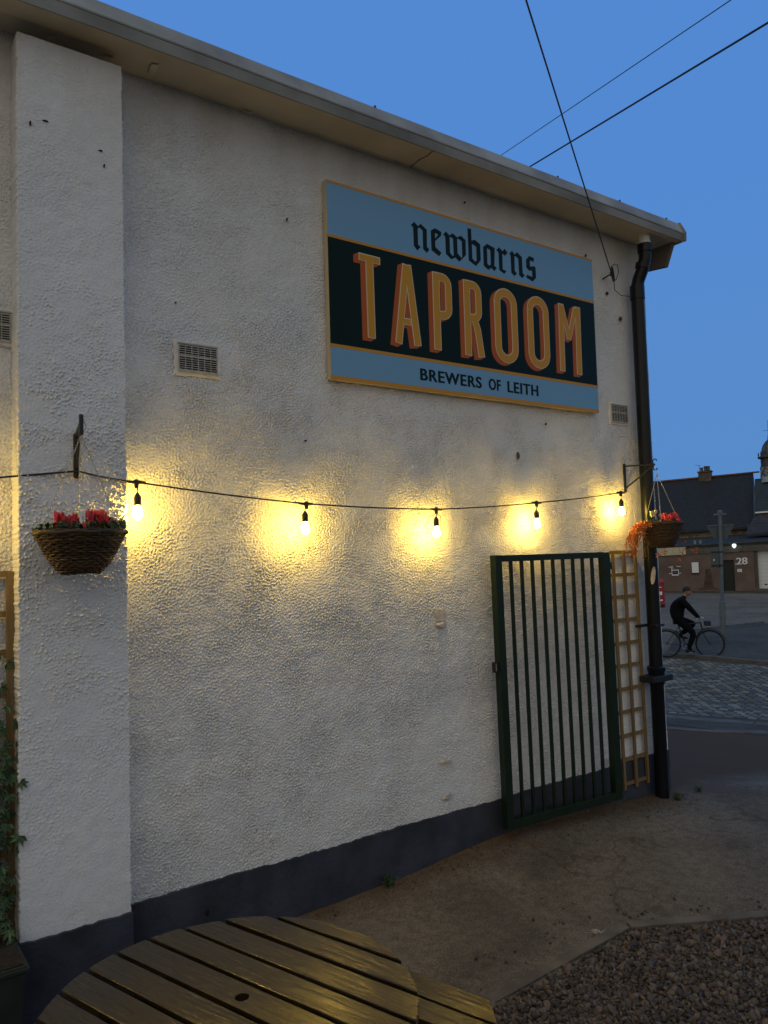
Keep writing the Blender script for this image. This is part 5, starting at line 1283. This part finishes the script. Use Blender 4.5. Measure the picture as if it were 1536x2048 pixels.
# ------------------------------------------------------------------ road sign post
pp = Vector((20.46, 8.45, zg(20.46, 8.45) + .06)); hd = (pp - Vector(CAMP)); hd.z = 0; hd.normalize(); pe = Vector((hd.y, -hd.x, 0))
post = empty('sign_post', tuple(pp), 'grey road sign post with the back of a triangular sign, on the traffic island', 'road sign')
def PS(a, z, d=0.0): return pp + pe * (a + .027 * z) - hd * d + Vector((0, 0, z))
b = MB(); b.tube([PS(0, -.1), PS(0, 1.15), PS(0, 1.17), PS(0, 1.19)], [.082, .082, .082, .055], 16); b.build('base_sleeve', 'pole', post, smooth=True)
b = MB(); b.tube([PS(0, 1.15), PS(0, 3.70)], .052, 14); b.tube([PS(0, 3.66), PS(0, 3.74), PS(0, 3.77)], [.075, .075, .03], 14); b.build('pole', 'pole', post, smooth=True)
b = MB(); b.obox(PS(-.17, 3.62, -.05), pe * .34 , hd * -.10 , Vector((0, 0, .045))); b.build('sign_light', 'pole', post, bevel=.01)
b = MB(); fsg = lambda a, c, d: tuple(PS(a, c, -.07 - d)); b.ngon_prism([(-.345, 3.345), (.345, 3.345), (.355, 3.32), (.17, 2.955), (.14, 2.935), (-.14, 2.935), (-.17, 2.955), (-.355, 3.32)], fsg, 0, .012); b.build('triangular_plate', 'sign_back', post)
b = MB(); b.bar(PS(-.35, 3.335, -.06), PS(.35, 3.335, -.06), .03, .03); b.bar(PS(-.35, 3.32, -.065), PS(-.15, 2.945, -.065), .012); b.bar(PS(.35, 3.32, -.065), PS(.15, 2.945, -.065), .012); b.build('plate_rim', 'pole', post)
b = MB(); b.obox(PS(-.27, 2.13, -.06), pe * .22, -hd * .10, Vector((0, 0, .56))); b.build('side_box', 'sign_back', post, bevel=.006)
for zz in (2.20, 2.58): b = MB(); b.bar(PS(-.25, zz, .06), PS(.06, zz, .06), .012, .03); b.build('clip', 'door_dark', post)
b = MB(); b.obox(PS(-.20, 2.33, .043), pe * .03, -hd * .01, Vector((0, 0, .05))); b.build('box_label', 'white_panel', post)

# ------------------------------------------------------------------ cyclist
cp = Vector((17.64, 7.69, zg(17.64, 7.69) + .012)); ce = Vector((.62, -.784, 0)); cn = Vector((-.784, -.62, 0))   # cn: towards the yard
def CP(a, z, d=0.0): return cp + ce * a + cn * d + Vector((0, 0, z))
bi = empty('bicycle', tuple(cp), 'dark bicycle with silver handlebar ridden along the cobbled road', 'bicycle')
for a in (-.53, .50):
    b = MB(); b.tube([CP(a + .335 * math.cos(t), .345 + .335 * math.sin(t)) for t in [2 * PI * k / 40 for k in range(40)]], .018, 6, closed=True); w = b.build('wheel', 'tyre', bi, smooth=True)
    b = MB(); b.tube([CP(a + .312 * math.cos(t), .345 + .312 * math.sin(t)) for t in [2 * PI * k / 40 for k in range(40)]], .008, 5, closed=True)
    for k in range(20): t = 2 * PI * k / 20; b.tube([CP(a, .345, .02 * (-1) ** k), CP(a + .31 * math.cos(t), .345 + .31 * math.sin(t))], .0014, 4)
    b.tube([CP(a, .345, -.05), CP(a, .345, .05)], .018, 8); r_ = b.build('rim', 'bike', w); 
b = MB()
BBk, SEAT, HEAD, HEADB = (-.08, .30), (-.24, .86), (.30, .88), (.34, .66)
for p_, q_, r_ in ((BBk, SEAT, .016), (BBk, HEADB, .020), ((-.225, .80), HEAD, .016), (HEAD, HEADB, .018), ((-.53, .345), BBk, .010), ((-.53, .345), (-.22, .78), .009), (HEADB, (.43, .45), .013), ((.43, .45), (.50, .345), .012)): b.tube([CP(*p_), CP(*q_)], r_, 8)
b.build('frame', 'bike', bi, smooth=True)
b = MB(); b.tube([CP(-.36, .885), CP(-.25, .90), CP(-.10, .89)], [.05, .07, .02], 10); b.build('saddle', 'bike', bi, smooth=True)
b = MB(); b.tube([CP(.29, .87), CP(.30, .99), CP(.36, 1.0)], .014, 8)
b.tube([CP(.16, .985, .29), CP(.30, 1.0, .26), CP(.37, 1.0, .12), CP(.37, 1.0, 0), CP(.37, 1.0, -.12), CP(.30, 1.0, -.26), CP(.16, .985, -.29)], .012, 8); b.build('handlebar', 'chrome', bi, smooth=True)
b = MB(); b.tube([CP(BBk[0], BBk[1], -.07), CP(BBk[0], BBk[1], .07)], .02, 8); b.tube([CP(-.08, .30, .07), CP(.02, .15, .075)], .010, 6); b.tube([CP(-.08, .30, -.07), CP(-.18, .45, -.075)], .010, 6)
b.bar(CP(-.03, .145, .13), CP(.07, .145, .13), .08, .02); b.bar(CP(-.23, .455, -.13), CP(-.13, .455, -.13), .08, .02)
b.tube([CP(-.08 + .09 * math.cos(t), .30 + .09 * math.sin(t), .05) for t in [2 * PI * k / 20 for k in range(20)]], .006, 5, closed=True); b.build('crank', 'chrome', bi)
b = MB(); 
for a, lo_, hi_ in ((-.53, 20, 175), (.50, 10, 150)):
    b = MB(); b.tube([CP(a + .375 * math.cos(math.radians(t)), .345 + .375 * math.sin(math.radians(t))) for t in range(lo_, hi_, 10)], .012, 5); b.build('mudguard', 'bike', bi)
b = MB(); b.obox(CP(.38, .80, -.10), ce * .16, cn * .20, Vector((0, 0, .13))); b.build('front_bag', 'bike', bi, bevel=.02)

def skin_body(name, nodes, edges, m, parent, sub=2, root=0):
    me = bpy.data.meshes.new(name); me.from_pydata([tuple(n[0]) for n in nodes], edges, [])
    o = bpy.data.objects.new(name, me); COL.objects.link(o)
    md = o.modifiers.new('skin', 'SKIN'); md.use_smooth_shade = True
    for i, n in enumerate(nodes):
        r_ = n[1]; me.skin_vertices[0].data[i].radius = (r_, r_) if not isinstance(r_, tuple) else r_
        me.skin_vertices[0].data[i].use_root = (i == root)
    o.modifiers.new('sub', 'SUBSURF').levels = sub; o.modifiers['sub'].render_levels = sub
    bpy.context.view_layer.update()
    nm = bpy.data.meshes.new_from_object(o.evaluated_get(bpy.context.evaluated_depsgraph_get()))
    bpy.data.objects.remove(o); nm.name = name; nm.transform(Matrix.Translation(-off(parent)))
    nm.materials.clear(); nm.materials.append(M[m])
    for p in nm.polygons: p.use_smooth = True
    o = bpy.data.objects.new(name, nm); COL.objects.link(o); o.parent = parent; return o
pe_ = empty('person', tuple(CP(-.2, .9)), 'cyclist in black jacket and dark trousers leaning on the handlebar', 'person')
# body: pelvis, spine, neck, head, arms, legs in one surface
nod = [(CP(-.26, .98), .165), (CP(-.27, 1.12), .195), (CP(-.21, 1.32), .205), (CP(-.13, 1.44), .155), (CP(-.06, 1.52), .060), (CP(-.02, 1.57), .055),
       (CP(-.10, 1.42, .19), .090), (CP(.06, 1.24, .26), .070), (CP(.22, 1.045, .27), .048), (CP(.27, 1.02, .26), .032),
       (CP(-.10, 1.42, -.19), .090), (CP(.06, 1.24, -.26), .070), (CP(.22, 1.045, -.27), .048), (CP(.27, 1.02, -.26), .032),
       (CP(-.20, .93, .10), .118), (CP(.12, .62, .12), .085), (CP(-.02, .23, .12), .058), (CP(.06, .185, .12), .036),
       (CP(-.20, .93, -.10), .118), (CP(.18, .84, -.12), .085), (CP(-.20, .55, -.12), .058), (CP(-.12, .50, -.12), .036)]
edg = [(0, 1), (1, 2), (2, 3), (3, 4), (4, 5), (3, 6), (6, 7), (7, 8), (8, 9), (3, 10), (10, 11), (11, 12), (12, 13), (0, 14), (14, 15), (15, 16), (16, 17), (0, 18), (18, 19), (19, 20), (20, 21)]
skin_body('body', nod, edg, 'cloth', pe_, 2)
def ellipsoid(c, ax, rad, n=16, shape=None):
    b = MB(); prof = []
    cx0 = Vector(c); a, f, up = ax
    rows = 12; vs_ = []
    for i in range(rows + 1):
        t = PI * i / rows
        for k in range(n):
            p_ = 2 * PI * k / n; lx, ly, lz = math.sin(t) * math.cos(p_) * rad[0], math.sin(t) * math.sin(p_) * rad[1], math.cos(t) * rad[2]
            if shape: lx, ly, lz = shape(lx, ly, lz)
            vs_.append(tuple(cx0 + f * lx + a * ly + up * lz))
    fs = [(i * n + k, i * n + (k + 1) % n, (i + 1) * n + (k + 1) % n, (i + 1) * n + k) for i in range(rows) for k in range(n)]
    b.poly(vs_, fs); return b
hc = CP(.02, 1.665)
def headshape(x, y, z):
    if z < 0: y *= 1 + z * 2.4; x = x * (1 + z * 1.2) + (.012 if x > 0 else .02) * (-z / .11)
    return x, y, z
fwd = (ce * .93 + cn * .30 + Vector((0, 0, -.15))).normalized(); upv = Vector((0, 0, 1)); sidev = fwd.cross(upv).normalized(); upv = sidev.cross(fwd)
b = ellipsoid(hc, (sidev, fwd, upv), (.095, .076, .118), 18, headshape)
def at(f, s_, u): return hc + fwd * f + sidev * s_ + upv * u
b.tube([at(.088, 0, .012), at(.106, 0, -.012), at(.116, 0, -.030), at(.094, 0, -.038)], [.006, .009, .013, .008], 8)
for s_ in (-1, 1): b.tube([at(.0, s_ * .072, .02), at(-.012, s_ * .084, 0), at(-.005, s_ * .076, -.03)], [.008, .014, .008], 8)
b.tube([CP(-.075, 1.50), CP(-.01, 1.60)], .05, 12)
head = b.build('head', 'skin', pe_, smooth=True)
b = MB()
for s_ in (-1, 1): b.tube([at(.086, s_ * .020, .010), at(.080, s_ * .045, .010)], .006, 6); b.tube([at(.090, s_ * .016, .028), at(.078, s_ * .050, .028)], .004, 5)
b.build('eyes', 'hair', head)
b = MB(); b.tube([at(.094, -.022, -.060), at(.100, 0, -.058), at(.094, .022, -.060)], .005, 6); b.build('mouth', 'red_box', head)
b = ellipsoid(at(-.014, 0, .030), (sidev, fwd, upv), (.104, .086, .105), 18, lambda x, y, z: (x * (.78 if z < 0 and x > 0 else 1), y, z * (1 if z > 0 else .7))); b.build('hair', 'hair', pe_, smooth=True)
# hands closed on the grips
for s_ in (1, -1):
    b = MB(); hcn = CP(.245, 1.015, .262 * s_); b.tube([CP(.20, 1.035, .262 * s_), hcn, CP(.285, 1.01, .262 * s_)], [.026, .034, .026], 10)
    for k in range(4):
        c0 = CP(.225 + .021 * k, 1.03, .262 * s_ + .012 * s_); b.tube([c0, c0 + cn * .022 * s_ + Vector((0, 0, -.014)), c0 + cn * .018 * s_ + Vector((0, 0, -.040)), c0 + cn * -.006 * s_ + Vector((0, 0, -.050 + .004 * k))], .0085, 6)
    b.tube([CP(.22, 1.03, .25 * s_), CP(.25, 1.015, .225 * s_), CP(.275, .995, .228 * s_)], .010, 6); b.build('hand', 'skin', pe_, smooth=True)
for a, z, d in ((-.01, .175, .125), (-.15, .485, -.125)):
    b = MB(); b.tube([CP(a - .09, z + .005, d), CP(a - .03, z + .005, d), CP(a + .06, z - .008, d), CP(a + .14, z - .012, d)], [.036, .042, .036, .018], 10); b.build('shoe', 'tyre', pe_, smooth=True)
